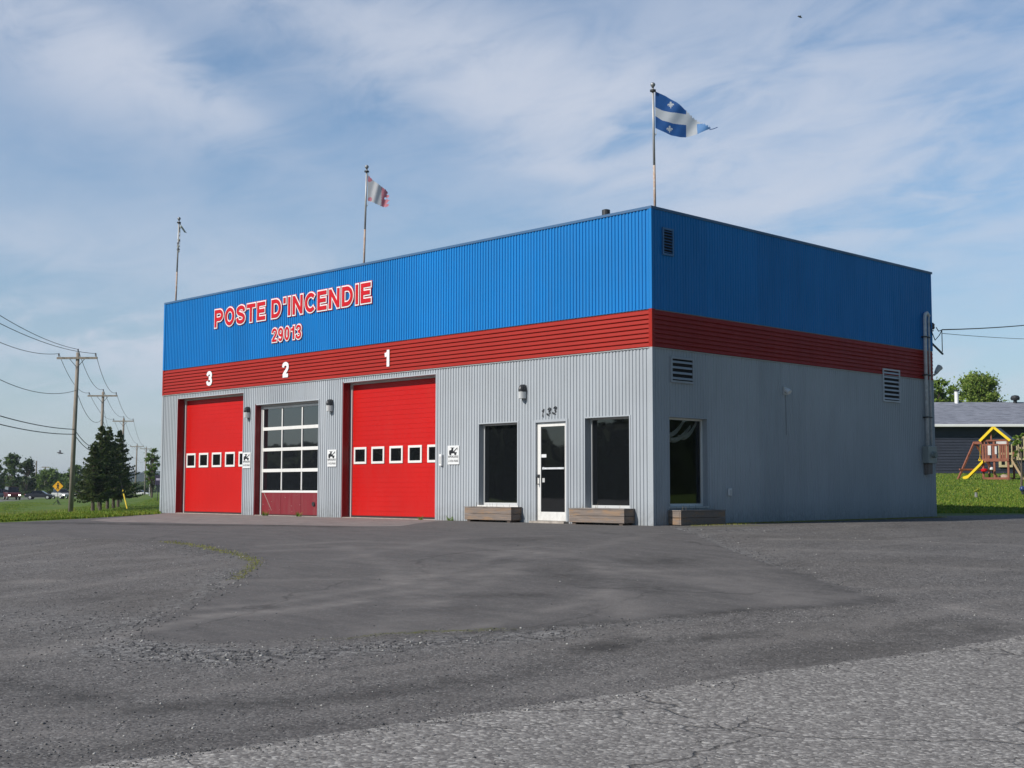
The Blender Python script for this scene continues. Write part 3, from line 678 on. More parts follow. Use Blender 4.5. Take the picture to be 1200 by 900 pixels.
for z0, z1, m in ((ZB, Z2-.012, GREY), (Z2+.001, Z1-.001, REDB), (Z1+.001, HT-.057, BLUE)):
    MB().box(-WL-.03, -WL+.05, -.034, -.0235, z0, z1).box(-WL-.03, -WL-.002, -.0233, DP, z0, z1).build('corner_trim', m, B)
mb = MB(); mb.box(-WL-.032, .044, -.044, -.0245, Z2-.010, Z2-.0); mb.box(.0245, .044, -.0243, DP, Z2-.010, Z2)
mb.build('drip_flashing', LTRIM, B)
MB().box(-WL-.02, .03, -.036, -.02, Z1-.0005, Z1+.010).build('drip_flashing', BLUE, B)
# foundation strip
MB().box(-WL+.01, -.01, -.003, .02, ZB-.5, .0-.02).box(-.02, .002, -.003, DP, ZB-.6, ZB-.005).build('foundation', CONC, B)
# garage doors
def jambs(x0, x1, zt, dep, mrev, mfr, nm='door_frame', fw_=.075, left=True):
    mb = MB()
    mb.box(x0-.02, x0+.006, -.026, dep-.01, ZB, zt+.02, 0); mb.box(x1-.006, x1+.02, -.026, dep-.01, ZB, zt+.02, 2)
    mb.box(x0+.007, x1-.007, -.026, dep-.01, zt-.006, zt+.02, 2)
    mb.box(x0+.0065, x0+.006+fw_, dep-.06, dep-.008, 0, zt-.007, 1)
    mb.box(x1-.006-.05, x1-.0065, dep-.06, dep-.008, 0, zt-.007, 1)
    mb.box(x0+.0065+fw_, x1-.057, dep-.06, dep-.008, zt-.055, zt-.007, 1)
    mb.build(nm, [mrev, mfr, GREY], B)
def win_panel(D, x0, x1, z0, z1, y, m=WHITEF, fr=.058, pane=GLASS):
    mb = MB()
    mb.box(x0, x1, y-.022, y, z0, z0+fr).box(x0, x1, y-.022, y, z1-fr, z1).box(x0, x0+fr, y-.0225, y, z0+fr, z1-fr).box(x1-fr, x1, y-.0225, y, z0+fr, z1-fr)
    wo = mb.build('window_frame', m, D, bevel=.004)
    MB().box(x0+fr-.005, x1-fr+.005, y-.008, y-.002, z0+fr-.005, z1-fr+.005).build('window_pane', pane, wo)
def red_door(x0, x1, zt, wx0, n, lab):
    y = .235
    jambs(x0, x1, zt, .26, MAROON, LTRIM)
    mb = MB(); a, b_ = x0+.085, x1-.06
    ns = 7; hs = (zt-.06-.05)/ns
    for i in range(ns):                      # each section: ribs with fine grooves
        z0 = .05+i*hs
        for j in range(4):
            za = z0+j*hs/4; zb = z0+(j+1)*hs/4; g = .016 if j == 0 else .007
            mb.box(a, b_, y, .262, za+g, zb-(.0 if j < 3 else .003))
        mb.box(a, b_, y+.006, .2615, z0, z0+hs)
    D = mb.build('garage_door', DOORR, B); D['label'] = lab
    for k in range(n):
        xw = wx0+k*((b_-.02)-.54-wx0+.04)/(n-1)
        win_panel(D, xw, xw+.52, 1.37, 1.80, y-.001)
    MB().box(a, b_, y-.012, y-.002, .012, .055).build('bottom_seal', RUBBER, D)
    MB().box(x0+.01, x1-.01, -.02, .25, -.07, .014).build('door_sill', CONC, B)
red_door(*FO[0], -18.45, 5, 'bright red overhead door with a row of five small windows, under the number 3')
red_door(*FO[2], -10.13, 5, 'bright red overhead door with a row of five small windows, under the number 1')
x0, x1, zt = FO[1]
jambs(x0, x1, zt, .20, MAROON, LTRIM)
mb = MB(); a, b_ = x0+.085, x1-.058; y = .165
rows = [.66, 1.24, 1.82, 2.40, 2.985]
MB_ = MB(); MB_.box(a, b_, y, .21, .03, .645)
for k in range(3): MB_.box(a+(b_-a)*k/3+.01, a+(b_-a)*(k+1)/3-.01, y-.006, y, .05, .62)
D = MB_.build('garage_door', MAROOND, B); D['label'] = 'glazed overhead door with white bars above a scratched maroon panel, under the number 2'
mb = MB()
for i, z in enumerate(rows): mb.box(a, b_, y-.012, .205, z-(.045 if 0 < i < 4 else .03), z+(.045 if 0 < i < 4 else .03))
for i in range(4):
    for k in range(4):
        xx = a+(b_-a)*k/3; wd = .04 if k in (0, 3) else .022
        mb.box(max(a, xx-wd), min(b_, xx+wd), y-.008, .204, rows[i]+.0455, rows[i+1]-.0455)
mb.build('window_frame', WHITEF, D, bevel=.003)
for i in range(4):
    for k in range(3):
        MB().box(a+(b_-a)*k/3+.02, a+(b_-a)*(k+1)/3-.02, y+.012, y+.018, rows[i]+.02, rows[i+1]-.02).build('window_pane', GLASSG, D)
SCR = mat('bare_primer', (.55, .48, .40), .8)
MB().bar((a+.13, y-.008, .62), (a+.45, y-.008, .22), .035, .003).bar((a+.45, y-.008, .22), (a+.5, y-.008, .14), .018, .003).build('scratch', SCR, D)
for _ in range(10):
    sx = a+rnd.random()*(b_-a-.1); sz_ = .08+rnd.random()*.5; MB().bar((sx, y-.008, sz_), (sx+rnd.uniform(-.03, .03), y-.008, sz_+rnd.uniform(.01, .04)), .012, .003).build('paint_chip', SCR, D)
MB().tube([(b_-.36, y-.03, .33), (b_-.36, y, .33)], .06, 14).bar((b_-.4, y-.036, .36), (b_-.3, y-.036, .30), .02, .02).build('lock_handle', DARKM, D)
MB().box(a, b_, y-.012, y-.002, .0, .032).build('bottom_seal', RUBBER, D)
MB().box(x0+.01, x1-.01, -.02, .19, -.07, .012).build('door_sill', CONC, B)
# tall fixed windows
thin = bpy.data.materials.new('clear_pane'); thin.use_nodes = True; nt = thin.node_tree; nt.nodes.remove(nt.nodes['Principled BSDF'])
fr_ = nt.nodes.new('ShaderNodeFresnel'); fr_.inputs['IOR'].default_value = 1.85
g_ = nt.nodes.new('ShaderNodeBsdfGlossy'); g_.inputs['Roughness'].default_value = .02; t_ = nt.nodes.new('ShaderNodeBsdfTransparent'); t_.inputs['Color'].default_value = (.9, .93, .91, 1)
mx_ = nt.nodes.new('ShaderNodeMixShader'); L(nt, fr_.outputs[0], mx_.inputs[0]); L(nt, t_.outputs[0], mx_.inputs[1]); L(nt, g_.outputs[0], mx_.inputs[2]); L(nt, mx_.outputs[0], nt.nodes['Material Output'].inputs[0])
def bigwin(ax, a0, a1, z0, z1, dep, nm='window', pane=None):
    def bx(mb, p0, p1, d0, d1, za, zb, m=0):
        if ax == 'f': mb.box(p0, p1, d0, d1, za, zb, m)
        else: mb.box(-d1, -d0, p0, p1, za, zb, m)
    mb = MB()
    bx(mb, a0-.03, a0+.006, -.027, dep, z0-.0, z1+.02); bx(mb, a1-.006, a1+.03, -.027, dep, z0, z1+.02)
    bx(mb, a0+.007, a1-.007, -.027, dep, z1-.006, z1+.02)
    bx(mb, a0-.03, a1+.03, -.035, dep, z0-.035, z0-.001, 1)
    W_ = mb.build(nm, [GREY, WHITEF if ax == 'f' else LTRIM], B)
    mb = MB(); f = .055
    bx(mb, a0+.0065, a0+f, dep-.05, dep-.002, z0, z1-.007); bx(mb, a1-f, a1-.0065, dep-.05, dep-.002, z0, z1-.007)
    bx(mb, a0+f, a1-f, dep-.05, dep-.0025, z1-.007-f*.7, z1-.007); bx(mb, a0+f, a1-f, dep-.052, dep-.0025, z0, z0+f)
    mb.build('window_frame', [WHITEF if ax == 's' else LTRIM], W_, bevel=.003)
    mb = MB()
    if pane: mb.add([(-dep+.02, a0+f-.004, z0+f-.004), (-dep+.02, a1-f+.004, z0+f-.004), (-dep+.02, a1-f+.004, z1-f*.7), (-dep+.02, a0+f-.004, z1-f*.7)], [(0, 1, 2, 3)])
    else: bx(mb, a0+f-.004, a1-f+.004, dep-.022, dep-.012, z0+f-.004, z1-f*.7)
    mb.build('window_pane', pane or GLASS, W_, recalc=not pane)
    return W_
bigwin('f', FW[0][0], FW[0][1], FW[0][2], FW[0][3], .16)['label'] = 'tall dark window left of the entrance door'
bigwin('f', FW[1][0], FW[1][1], FW[1][2], FW[1][3], .19)['label'] = 'tall dark window right of the entrance door'
SWN = bigwin('s', *SW[0], .15, pane=thin); SWN['label'] = 'tall dark window in the shaded side wall'
room = mat('dark_office', (.035, .03, .028), .9); fl_ = mat('office_floor', (.06, .05, .045), .7)
a0, a1, z0, z1 = SW[0]
MB().box(-2.4, -2.38, a0-.15, a1+1.2, .0, 2.6).box(-2.38, -.262, a0-.16, a0-.15, 0, 2.6).box(-2.38, -.262, a1+1.2, a1+1.21, 0, 2.6).box(-2.38, -.262, a0-.15, a1+1.2, 2.58, 2.6).build('office_recess', room, B)
MB().box(-2.38, -.262, a0-.15, a1+1.2, -.0, .02).build('office_floor', fl_, B)
CUR = mat('pale_curtain', (.8, .76, .74), .9, var=.15, vs=5)
for q, (ya, yb, za, zb) in enumerate(((a0+.02, a0+.75, 1.90, 2.16), (a0+.15, a0+1.0, 1.80, 2.06), (a0+.6, a1-.02, 1.84, 2.18))):   # swags of a draped valance
    mb = MB(); n_s = 16; vs_ = []
    for i in range(n_s+1):
        f = i/n_s; y_ = ya+(yb-ya)*f; dz = -.16*math.sin(PI*f); zc_ = za+(zb-za)*f+dz
        for j in range(7): vs_.append((-.19-.02*q-.02*math.sin(j*2.2+f*3), y_, zc_+.045*(j/6-.5)*(1.4+math.sin(PI*f))))
    mb.add(vs_, [(i*7+j, (i+1)*7+j, (i+1)*7+j+1, i*7+j+1) for i in range(n_s) for j in range(6)]); mb.build('curtain_swag', CUR, SWN, recalc=False)
MB().tube([(-.6, a0+.5, .3), (-.6, a0+.62, 1.25)], .012, 6).build('blind_cord', CUR, SWN)
# entrance door
x0, x1, zt = FO[3]
mb = MB(); mb.box(x0-.02, x0+.035, -.026, .1, 0, zt+.02, 1).box(x1-.035, x1+.02, -.026, .1, 0, zt+.02, 1).box(x0+.036, x1-.036, -.026, .1, zt-.035, zt+.02, 1)
mb.build('door_frame', [LTRIM, GREY], B)
mb = MB(); a, b_ = x0+.04, x1-.04; y = .03
mb.box(a, a+.105, y, .075, .05, zt-.04).box(b_-.075, b_, y, .075, .05, zt-.04).box(a+.105, b_-.075, y, .0745, zt-.13, zt-.04).box(a+.105, b_-.075, y, .0745, .05, .24)
D = mb.build('entrance_door', WHITEF, B, bevel=.004)
MB().box(a+.10, b_-.07, .048, .056, .235, zt-.125).build('window_pane', GLASS, D)
MB().box(a+.17, b_-.076, .005, .028, 1.16, 1.20).box(a+.17, a+.2, .02, .047, 1.15, 1.21).build('push_bar', GALV, D)
MB().tube([(a+.05, .03, 1.0), (a+.05, -.04, 1.0), (a+.05, -.05, .84), (a+.05, .03, .84)], .012, 8).box(a+.02, a+.08, .018, .029, .98, 1.05).build('handle', DARKM, D)
MB().box(a+.11, a+.26, .042, .0475, 1.42, 1.49).build('notice', SIGNW, D)
MB().box(a+.14, a+.21, .042, .0475, .88, .97).build('sticker', LTRIM, D)
MB().box(x0-.03, x1+.03, -.16, .09, -.07, .045).build('door_step', CONC, B)
# ---- lettering
def glyphs(body, shear=0., spacing=1.):
    c = bpy.data.curves.new('t', 'FONT'); c.body = body; c.size = 1; c.shear = shear; c.space_character = spacing; c.resolution_u = 5
    o = bpy.data.objects.new('t', c); col.objects.link(o); dg = bpy.context.evaluated_depsgraph_get(); dg.update()
    me = bpy.data.meshes.new_from_object(o.evaluated_get(dg))
    v = [tuple(p.co) for p in me.vertices]; f = [tuple(p.vertices) for p in me.polygons]
    bpy.data.objects.remove(o); bpy.data.curves.remove(c); bpy.data.meshes.remove(me)
    return v, f
def lettering(name, body, place, wid, hgt, layers, parent, shear=0., spacing=1., thick=.004):
    """layers: (radius, depth, material); each layer swells the letters by its radius"""
    v, f = glyphs(body, shear, spacing)
    xa = [p[0] for p in v]; ya = [p[1] for p in v]; x0, x1, y0, y1 = min(xa), max(xa), min(ya), max(ya)
    r0 = max(l[0] for l in layers)
    kx = (wid-2*r0)/(x1-x0); ky = (hgt-2*r0)/(y1-y0)
    base = [((p[0]-x0)*kx+r0, (p[1]-y0)*ky+r0) for p in v]
    root = None
    for li, (rad, dep, m) in enumerate(layers):
        mb = MB(); nsh = 1 if rad == 0 else 14; i = 0
        for ring in ([0] if rad == 0 else [.5, 1]):
            for k in range(nsh):
                dx, dy = rad*ring*math.cos(2*PI*k/nsh), rad*ring*math.sin(2*PI*k/nsh)
                d = dep+i*.00012; i += 1
                mb.add([place(x+dx, y_+dy, d) for x, y_ in base], f)
        o = mb.build(name if li == 0 else 'letter_outline', m, parent if li == 0 else root, recalc=False)
        if li == 0: root = o
    return root
def pf(x0, z0): return lambda x, y_, d: (x0+x, -.024-d, z0+y_)
def arc(cx_, cy_, rx, ry, a0, a1, n=18): return [(cx_+rx*math.cos(math.radians(a0+(a1-a0)*i/n)), cy_+ry*math.sin(math.radians(a0+(a1-a0)*i/n))) for i in range(n+1)]
def smooth(P, n=6):
    out = []; Q_ = [P[0]]+list(P)+[P[-1]]
    for i in range(1, len(Q_)-2):
        p0, p1, p2, p3 = Q_[i-1:i+3]
        for k in range(n):
            t = k/n; out.append(tuple(.5*(2*p1[j]+(p2[j]-p0[j])*t+(2*p0[j]-5*p1[j]+4*p2[j]-p3[j])*t*t+(-p0[j]+3*p1[j]-3*p2[j]+p3[j])*t**3) for j in (0, 1)))
    return out+[P[-1]]
GL = {  # centre lines of a bold grotesque alphabet: (width, [(points, closed)])
 'P': (.79, [([(.1, 0), (.1, 1)], 0), ([(.1, .9), (.45, .9)]+arc(.45, .675, .24, .225, 90, -90)+[(.1, .45)], 0)]),
 'O': (.86, [(arc(.43, .5, .33, .41, 0, 360, 36)[:-1], 1)]),
 'S': (.78, [(smooth([(.68, .69), (.62, .85), (.40, .915), (.18, .85), (.12, .72), (.2, .595), (.40, .52), (.6, .43), (.68, .29), (.61, .145), (.39, .085), (.16, .14), (.09, .32)]), 0)]),
 'T': (.7, [([(0, .9), (.7, .9)], 0), ([(.35, .9), (.35, 0)], 0)]),
 'E': (.7, [([(.1, 0), (.1, 1)], 0), ([(.1, .9), (.68, .9)], 0), ([(.1, .51), (.63, .51)], 0), ([(.1, .1), (.7, .1)], 0)]),
 'D': (.8, [([(.1, 0), (.1, 1)], 0), ([(.1, .9), (.36, .9)]+arc(.36, .5, .34, .4, 90, -90)+[(.1, .1)], 0)]),
 "'": (.2, [([(.1, 1), (.1, .70)], 0)]), 'I': (.2, [([(.1, 0), (.1, 1)], 0)]),
 'N': (.8, [([(.1, 0), (.1, 1)], 0), ([(.7, 0), (.7, 1)], 0), ([(.12, .93), (.68, .07)], 0)]),
 'C': (.8, [(arc(.44, .5, .34, .41, 45, 315, 30), 0)]),
 '2': (.64, [(smooth([(.09, .68), (.14, .85), (.33, .92), (.52, .85), (.56, .68), (.47, .49), (.25, .28), (.14, .12)]), 0), ([(.05, .1), (.62, .1)], 0)]),
 '9': (.64, [(arc(.32, .67, .22, .24, 0, 360, 28)[:-1], 1), (smooth([(.54, .68), (.54, .4), (.46, .16), (.29, .085), (.1, .2)]), 0)]),
 '0': (.64, [(arc(.32, .5, .22, .41, 0, 360, 32)[:-1], 1)]),
 '1': (.46, [([(.34, 0), (.34, 1)], 0), ([(.33, .84), (.2, .74), (.05, .72)], 0)]),
 '3': (.64, [(smooth([(.08, .71), (.16, .87), (.32, .92), (.49, .86), (.53, .71), (.45, .57), (.27, .53)]), 0), (smooth([(.27, .53), (.48, .46), (.56, .29), (.49, .13), (.31, .08), (.13, .14), (.07, .31)]), 0)]),
}
def ribbon(P, hw, closed, ext):
    P = [p for i, p in enumerate(P) if i == 0 or math.hypot(p[0]-P[i-1][0], p[1]-P[i-1][1]) > 1e-4]
    P = [Vector((x, y, 0)) for x, y in P]
    if not closed:
        P[0] = P[0]+(P[0]-P[1]).normalized()*ext; P[-1] = P[-1]+(P[-1]-P[-2]).normalized()*ext
    n = len(P); Lf, Rt = [], []
    for i, p in enumerate(P):
        a_ = P[i-1] if (i > 0 or closed) else None; c = P[(i+1) % n] if (i < n-1 or closed) else None
        d0 = (p-a_).normalized() if a_ is not None else None; d1 = (c-p).normalized() if c is not None else None
        d0 = d0 or d1; d1 = d1 or d0; d = (d0+d1).normalized(); nn = Vector((-d.y, d.x, 0)); m0 = Vector((-d0.y, d0.x, 0))
        k_ = hw/max(.5, nn.dot(m0)); Lf.append(p+nn*k_); Rt.append(p-nn*k_)
    fs = [(i, (i+1) % n, n+(i+1) % n, n+i) for i in range(n if closed else n-1)]
    return [(q.x, q.y) for q in Lf+Rt], fs
def strokes(body, place, wid, hgt, hw, layers, partname, labels, gap=.16, space=.36):
    """one part per letter; layers = (swell, height above the cladding, material)"""
    tot = sum((space if c == ' ' else GL[c][0]) for c in body)+gap*(len([1 for c in body[:-1] if c != ' ']))
    sx_ = wid/tot; x = 0
    for ci, c in enumerate(body):
        if c == ' ': x += space; continue
        w_, paths = GL[c]; root = None
        for li, (rad, dep, m) in enumerate(layers):
            mb = MB()
            for pi, (pts, cl_) in enumerate(paths):
                Q_ = []
                for px_, py_ in pts:
                    qx = (px_-.1)/(w_-.2) if w_ > .2 else 0; qx = (x*sx_)+hw+qx*(w_*sx_-2*hw)
                    qx = qx if w_ > .2 else (x+.1)*sx_
                    qy = hw+(py_-.1)/.8*(hgt-2*hw) if .1 <= py_ <= .9 else (0 if py_ == 0 else hgt if py_ == 1 else hw+(py_-.1)/.8*(hgt-2*hw))
                    Q_.append((qx, qy))
                v, f = ribbon(Q_, hw+rad, cl_, rad); mb.add([place(a_, b2_, dep+pi*.0012) for a_, b2_ in v], f)
            o = mb.build(partname if li == 0 else 'letter_outline', m, B if li == 0 else root, recalc=False)
            if li == 0: root = o; o['label'] = labels % c
        x += w_+gap
strokes("POSTE D'INCENDIE", pf(-16.56, 5.46), 7.40, .505, .050, [(.004, .034, REDL), (.036, .024, WHITEP), (.048, .014, REDL)], 'letter', 'red letter %s edged in white on the blue cladding', gap=.20)
strokes('29013', pf(-13.56, 4.79), 1.38, .36, .030, [(.003, .034, REDL), (.032, .024, WHITEP), (.042, .014, REDL)], 'digit', 'red digit %s edged in white on the blue cladding', gap=.22)
for t_, xx in (('3', -16.96), ('2', -13.05), ('1', -8.60)):
    strokes(t_, lambda x, y_, d, xx=xx: (xx+x, -.038-d, 3.765+y_), .30 if t_ != '1' else .22, .42, .052, [(0, .008, WHITEP)], 'bay_number', 'white number %s on the red band')
for k, t_ in enumerate('133'):
    strokes(t_, lambda x, y_, d, k=k: (-3.13+k*.175+x+.28*y_, -.024-d, 2.31+.02*k+y_), .105 if t_ == '3' else .07, .165, .013, [(0, .010, BLACK)], 'house_number', 'black house number digit %s above the entrance door')
# ---- louvres
def louvre(name, y0, y1, z0, z1, n, m, nm):
    mb = MB(); f = .04
    mb.box(.024, .055, y0, y1, z0, z0+f).box(.024, .055, y0, y1, z1-f, z1).box(.024, .0548, y0, y0+f, z0+f, z1-f).box(.024, .0548, y1-f, y1, z0+f, z1-f)
    V_ = mb.build('louvre_vent', m, B); V_['label'] = nm
    MB().box(.0235, .028, y0+f, y1-f, z0+f, z1-f).build('vent_opening', DARKIN, V_)
    mb = MB(); st_ = (z1-z0-2*f)/n
    for i in range(n):
        z = z0+f+i*st_+st_*.55
        mb.add([(.054, y0+f, z-.30*st_), (.054, y1-f, z-.30*st_), (.031, y1-f, z+.10*st_), (.031, y0+f, z+.10*st_), (.050, y0+f, z-.34*st_), (.050, y1-f, z-.34*st_)], [(0, 1, 2, 3), (4, 5, 1, 0)])
    mb.build('slats', m, V_)
louvre('v', .55, 1.31, 2.92, 3.45, 4, GREY, 'square grey louvre vent high on the side wall near the front corner')
louvre('v', .31, .67, 5.53, 6.10, 8, mat('blue_vent_paint', (.05, .16, .34), .5), 'narrow blue louvre vent in the blue cladding near the front corner')
louvre('v', 8.93, 9.76, 2.93, 3.76, 7, mat('grey_vent_paint', (.50, .52, .55), .5), 'pale grey louvre vent lapping the red band near the rear corner')
# roof vent pipe
MB().lathe((-5.67, 5, 6.2), [(.06, 0), (.06, 1.62), (.11, 1.62), (.11, 1.85), (.05, 1.87)], 12).build('vent_pipe', DARKM, B)
# ---- things fixed to the walls
def wall_lamp(x, z, label):
    t = thing('wall_lamp', (x, 0, z), label, 'wall lamp', 'dark wall lamps above the doors')
    MB().box(-.075, .075, -.045, -.024, -.15, .15).build('back_plate', DARKM, t, local=True, bevel=.01)
    prof = []
    mb = MB(); n = 9; vs_ = []; fs = []
    for j in range(7):
        zz_ = -.15+j*.05; rr = .085*(1 if j < 5 else (.92 if j == 5 else .6))
        for k in range(n):
            a_ = PI*k/(n-1); vs_.append((rr*math.cos(a_), -.045-.13*math.sin(a_)*(1 if j < 5 else (.9 if j == 5 else .5)), zz_))
    for j in range(6):
        for k in range(n-1): fs.append((j*n+k, j*n+k+1, (j+1)*n+k+1, (j+1)*n+k))
    fs.append(tuple(range(n))); fs.append(tuple(6*n+k for k in range(n)))
    gl = [f for f in fs if f[0] < 3*n and len(f) == 4]; hd = [f for f in fs if not (f[0] < 3*n and len(f) == 4)]
    MB().add(vs_, gl).build('lens', mat('frosted_lens', (.55, .56, .56), .25), t, local=True)
    m2 = MB().add([(x_*1.06, -.045+(y_+.045)*1.06, z_+.01) for x_, y_, z_ in vs_], [f for f in fs if f[0] >= 3*n]); m2.build('hood', DARKM, t, local=True)
    return t
wall_lamp(-14.70, 2.88, 'dark hooded wall lamp on the grey wall between doors 3 and 2')
wall_lamp(-10.80, 2.90, 'dark hooded wall lamp on the grey wall between doors 2 and 1')
wall_lamp(-3.65, 2.88, 'dark hooded wall lamp on the grey wall above the entrance door number 133')
def parking_sign(x, z, label):
    w_, h_ = .40, .44
    t = thing('tow_away_sign', (x, -.03, z), label, 'sign', 'white tow away signs beside the doors')
    MB().box(0, w_, -.008, 0, 0, h_).build('sign_board', SIGNW, t, local=True, bevel=.002)
    y0 = -.0085; pc = lambda pts: MB().prism([(x_, z_) for x_, z_ in pts], y0-.002, y0, 'y')
    mb = MB()
    mb.prism([(.055, .255), (.055, .305), (.075, .335), (.125, .335), (.145, .375), (.20, .375), (.20, .315), (.27, .285), (.325, .285), (.325, .262)], y0-.002, y0)
    mb.prism([(.145, .375), (.10, .385), (.10, .395), (.235, .395), (.235, .385), (.20, .375)], y0-.0024, y0-.0021)
    mb.prism([(.20, .30), (.215, .31), (.345, .395), (.35, .385), (.23, .288)], y0-.0044, y0-.0025)
    mb.prism([(.335, .385), (.345, .395), (.345, .33), (.338, .33)], y0-.0064, y0-.0045)
    for cx_ in (.10, .275):
        mb.prism([(cx_+.034*math.cos(a_*PI/8), .25+.034*math.sin(a_*PI/8)) for a_ in range(16)], y0-.0084, y0-.0065)
    mb.build('tow_truck_symbol', BLACK, t, local=True)
    q = MB().box(.012, w_-.012, y0-.0012, y0, .128, .131); q.build('rule', LTRIM, t, local=True)
    for tx, zz_, ww in (('REMORQUAGE', .155, .35), ('À VOS FRAIS', .055, .34)):
        v, f = glyphs(tx); xa = [p[0] for p in v]; ya = [p[1] for p in v]
        kx = ww/(max(xa)-min(xa)); ky = .052/(1 if 'À' not in tx else 1)/(.73)
        mb = MB()
        for i, (dx, dz) in enumerate(((0, 0), (.003, 0), (0, .003), (.003, .003))):
            mb.add([((p[0]-min(xa))*kx+(w_-ww)/2+dx, y0-.001-i*.0002, (p[1])*ky+zz_+dz) for p in v], f)
        mb.build('sign_lettering', mat('grey_print', (.10, .10, .105), .6), t, local=True, recalc=False)
parking_sign(-14.95, 1.315, 'white tow away sign on the wall between doors 3 and 2')
parking_sign(-10.94, 1.31, 'white tow away sign on the wall between doors 2 and 1')
parking_sign(-6.19, 1.305, 'white tow away sign on the wall right of door 1')
t = thing('keypad_box', (-6.46, -.02, 1.28), 'small white control box beside the right edge of door 1', 'control box')
MB().box(0, .09, -.055, -.004, 0, .27).build('casing', WHITEP, t, local=True, bevel=.006); MB().box(.015, .075, -.060, -.0555, .05, .22).build('cover', LTRIM, t, local=True)
t = thing('wall_light', (.03, 4.66, 2.96), 'small pale lamp with a square plate high on the shaded side wall', 'wall lamp')
MB().box(-.01, .02, -.07, .07, -.09, .09).build('back_plate', LTRIM, t, local=True, bevel=.004)
MB().tube([(.02, 0, .02), (.07, 0, .0), (.12, 0, -.04)], [.045, .055, .06], 12).build('lamp_head', WHITEP, t, local=True)
MB().tube([(.012, 0, -.09), (.012, .005, -.55), (.012, .003, -1.0)], .004, 6).build('cable', DARKM, t, local=True)
t = thing('outlet_box', (.025, 2.5, .60), 'small white weatherproof outlet low on the shaded side wall', 'outlet')
MB().box(0, .05, -.045, .045, 0, .15).build('casing', WHITEP, t, local=True, bevel=.006); MB().box(.05, .062, -.035, .035, .02, .13).build('lid', LTRIM, t, local=True, bevel=.003)
# electricity riser at the rear corner
t = thing('electrical_riser', (.03, 10.9, 1.1), 'grey steel conduits rising from a meter box at the rear corner of the side wall', 'conduit')
MB().tube([(.10, 11.00, 1.84), (.10, 11.00, 5.20), (.10, 11.03, 5.32), (.10, 11.12, 5.36), (.10, 11.2, 5.30)], .045, 12).build('conduit', GALV, t, smooth=True)
MB().tube([(.08, 11.24, 1.6), (.08, 11.24, 5.15), (.10, 11.22, 5.26), (.14, 11.2, 5.3)], .027, 10).build('conduit', GALV, t, smooth=True)
mb = MB()
for z in (2.6, 3.7, 4.7): mb.box(.024, .17, 10.925, 11.075, z, z+.03); mb.box(.024, .12, 11.2, 11.28, z+.004, z+.03)
mb.build('strap', DARKM, t)
MB().box(.026, .20, 10.84, 11.30, 1.42, 1.86).build('meter_box', mat('meter_box_paint', (.30, .32, .30), .5), t, bevel=.01)
MB().tube([(.20, 11.07, 1.64), (.30, 11.07, 1.64)], [.085, .08], 14).build('meter', mat('meter_glass', (.25, .28, .27), .15), t)
MB().box(.026, .15, 10.92, 11.14, 1.14, 1.415).build('junction_box', mat('rusty_box', (.14, .09, .07), .8, c2=(.22, .2, .18)), t, bevel=.008)
t = thing('security_floodlight', (.04, DP+.02, 3.86), 'small grey floodlight on the rear corner at the red band', 'floodlight')
MB().tube([(-.02, 0, -.1), (-.02, .12, -.05)], .03, 8).build('bracket', LTRIM, t, local=True)
MB().tube([(-.02, .10, -.04), (-.0, .18, .06), (.02, .25, .12)], [.05, .07, .085], 12).build('lamp_head', LTRIM, t, local=True)
t = thing('service_bracket', (.0, DP, 5.1), 'dark insulator bracket at the rear corner holding the service wires', 'bracket')
MB().bar((-.03, DP, 4.62), (-.03, DP+.62, 4.36), .04).tube([(-.03, DP+.60, 4.42), (-.03, DP+.60, 5.0)], .012, 6).build('arm', DARKM, t)
MB().lathe((-.03, DP+.10, 4.98), [(.03, 0), (.06, .04), (.05, .09), (.06, .13), (.02, .18)], 10).tube([(-.03, DP-.01, 4.92), (-.03, DP+.12, 4.95)], .02, 6).build('insulator', mat('brown_glaze', (.10, .08, .07), .3), t)
def sag(a, b_, s_, n=14): 
    a = Vector(a); b_ = Vector(b_); return [a.lerp(b_, i/n)-Vector((0, 0, s_*4*(i/n)*(1-i/n))) for i in range(n+1)]
WIRE = mat('wire', (.03, .03, .035), .6)
def wire(name, segs, r, label, grp=None):
    mb = MB()
    for p in segs: mb.tube(p, r, 5)
    o = mb.build(name, WIRE, None, origin=segs[0][0], smooth=True); return tag(o, label, 'wire', grp)
k0 = Vector((-.03, DP+.62, 5.02))
dC = 35.2
pa = at(1098, 383, 34.6); pb = at(1200, 373.5, 47); pe = at(1330, 357, 62)
wire('service_wire', [sag(k0, pe, .25, 18)], .016, 'thick service wire leaving the rear corner, upper of the two', 'service wires on the right')
wire('service_wire', [sag(k0+Vector((0, 0, -.1)), at(1340, 391, 62), .22, 18)], .008, 'thin service wire leaving the rear corner, lower of the two', 'service wires on the right')
wire('drip_loop', [[Vector((.10, 11.2, 5.28)), Vector((.05, 11.45, 4.9)), Vector((-.02, DP+.2, 4.7)), Vector((-.03, DP+.45, 4.85)), k0], [k0, k0+Vector((0, -.2, -.06)), k0+Vector((.05, -.42, .02))]], .012, 'loops of cable between the conduit head and the rear corner bracket')
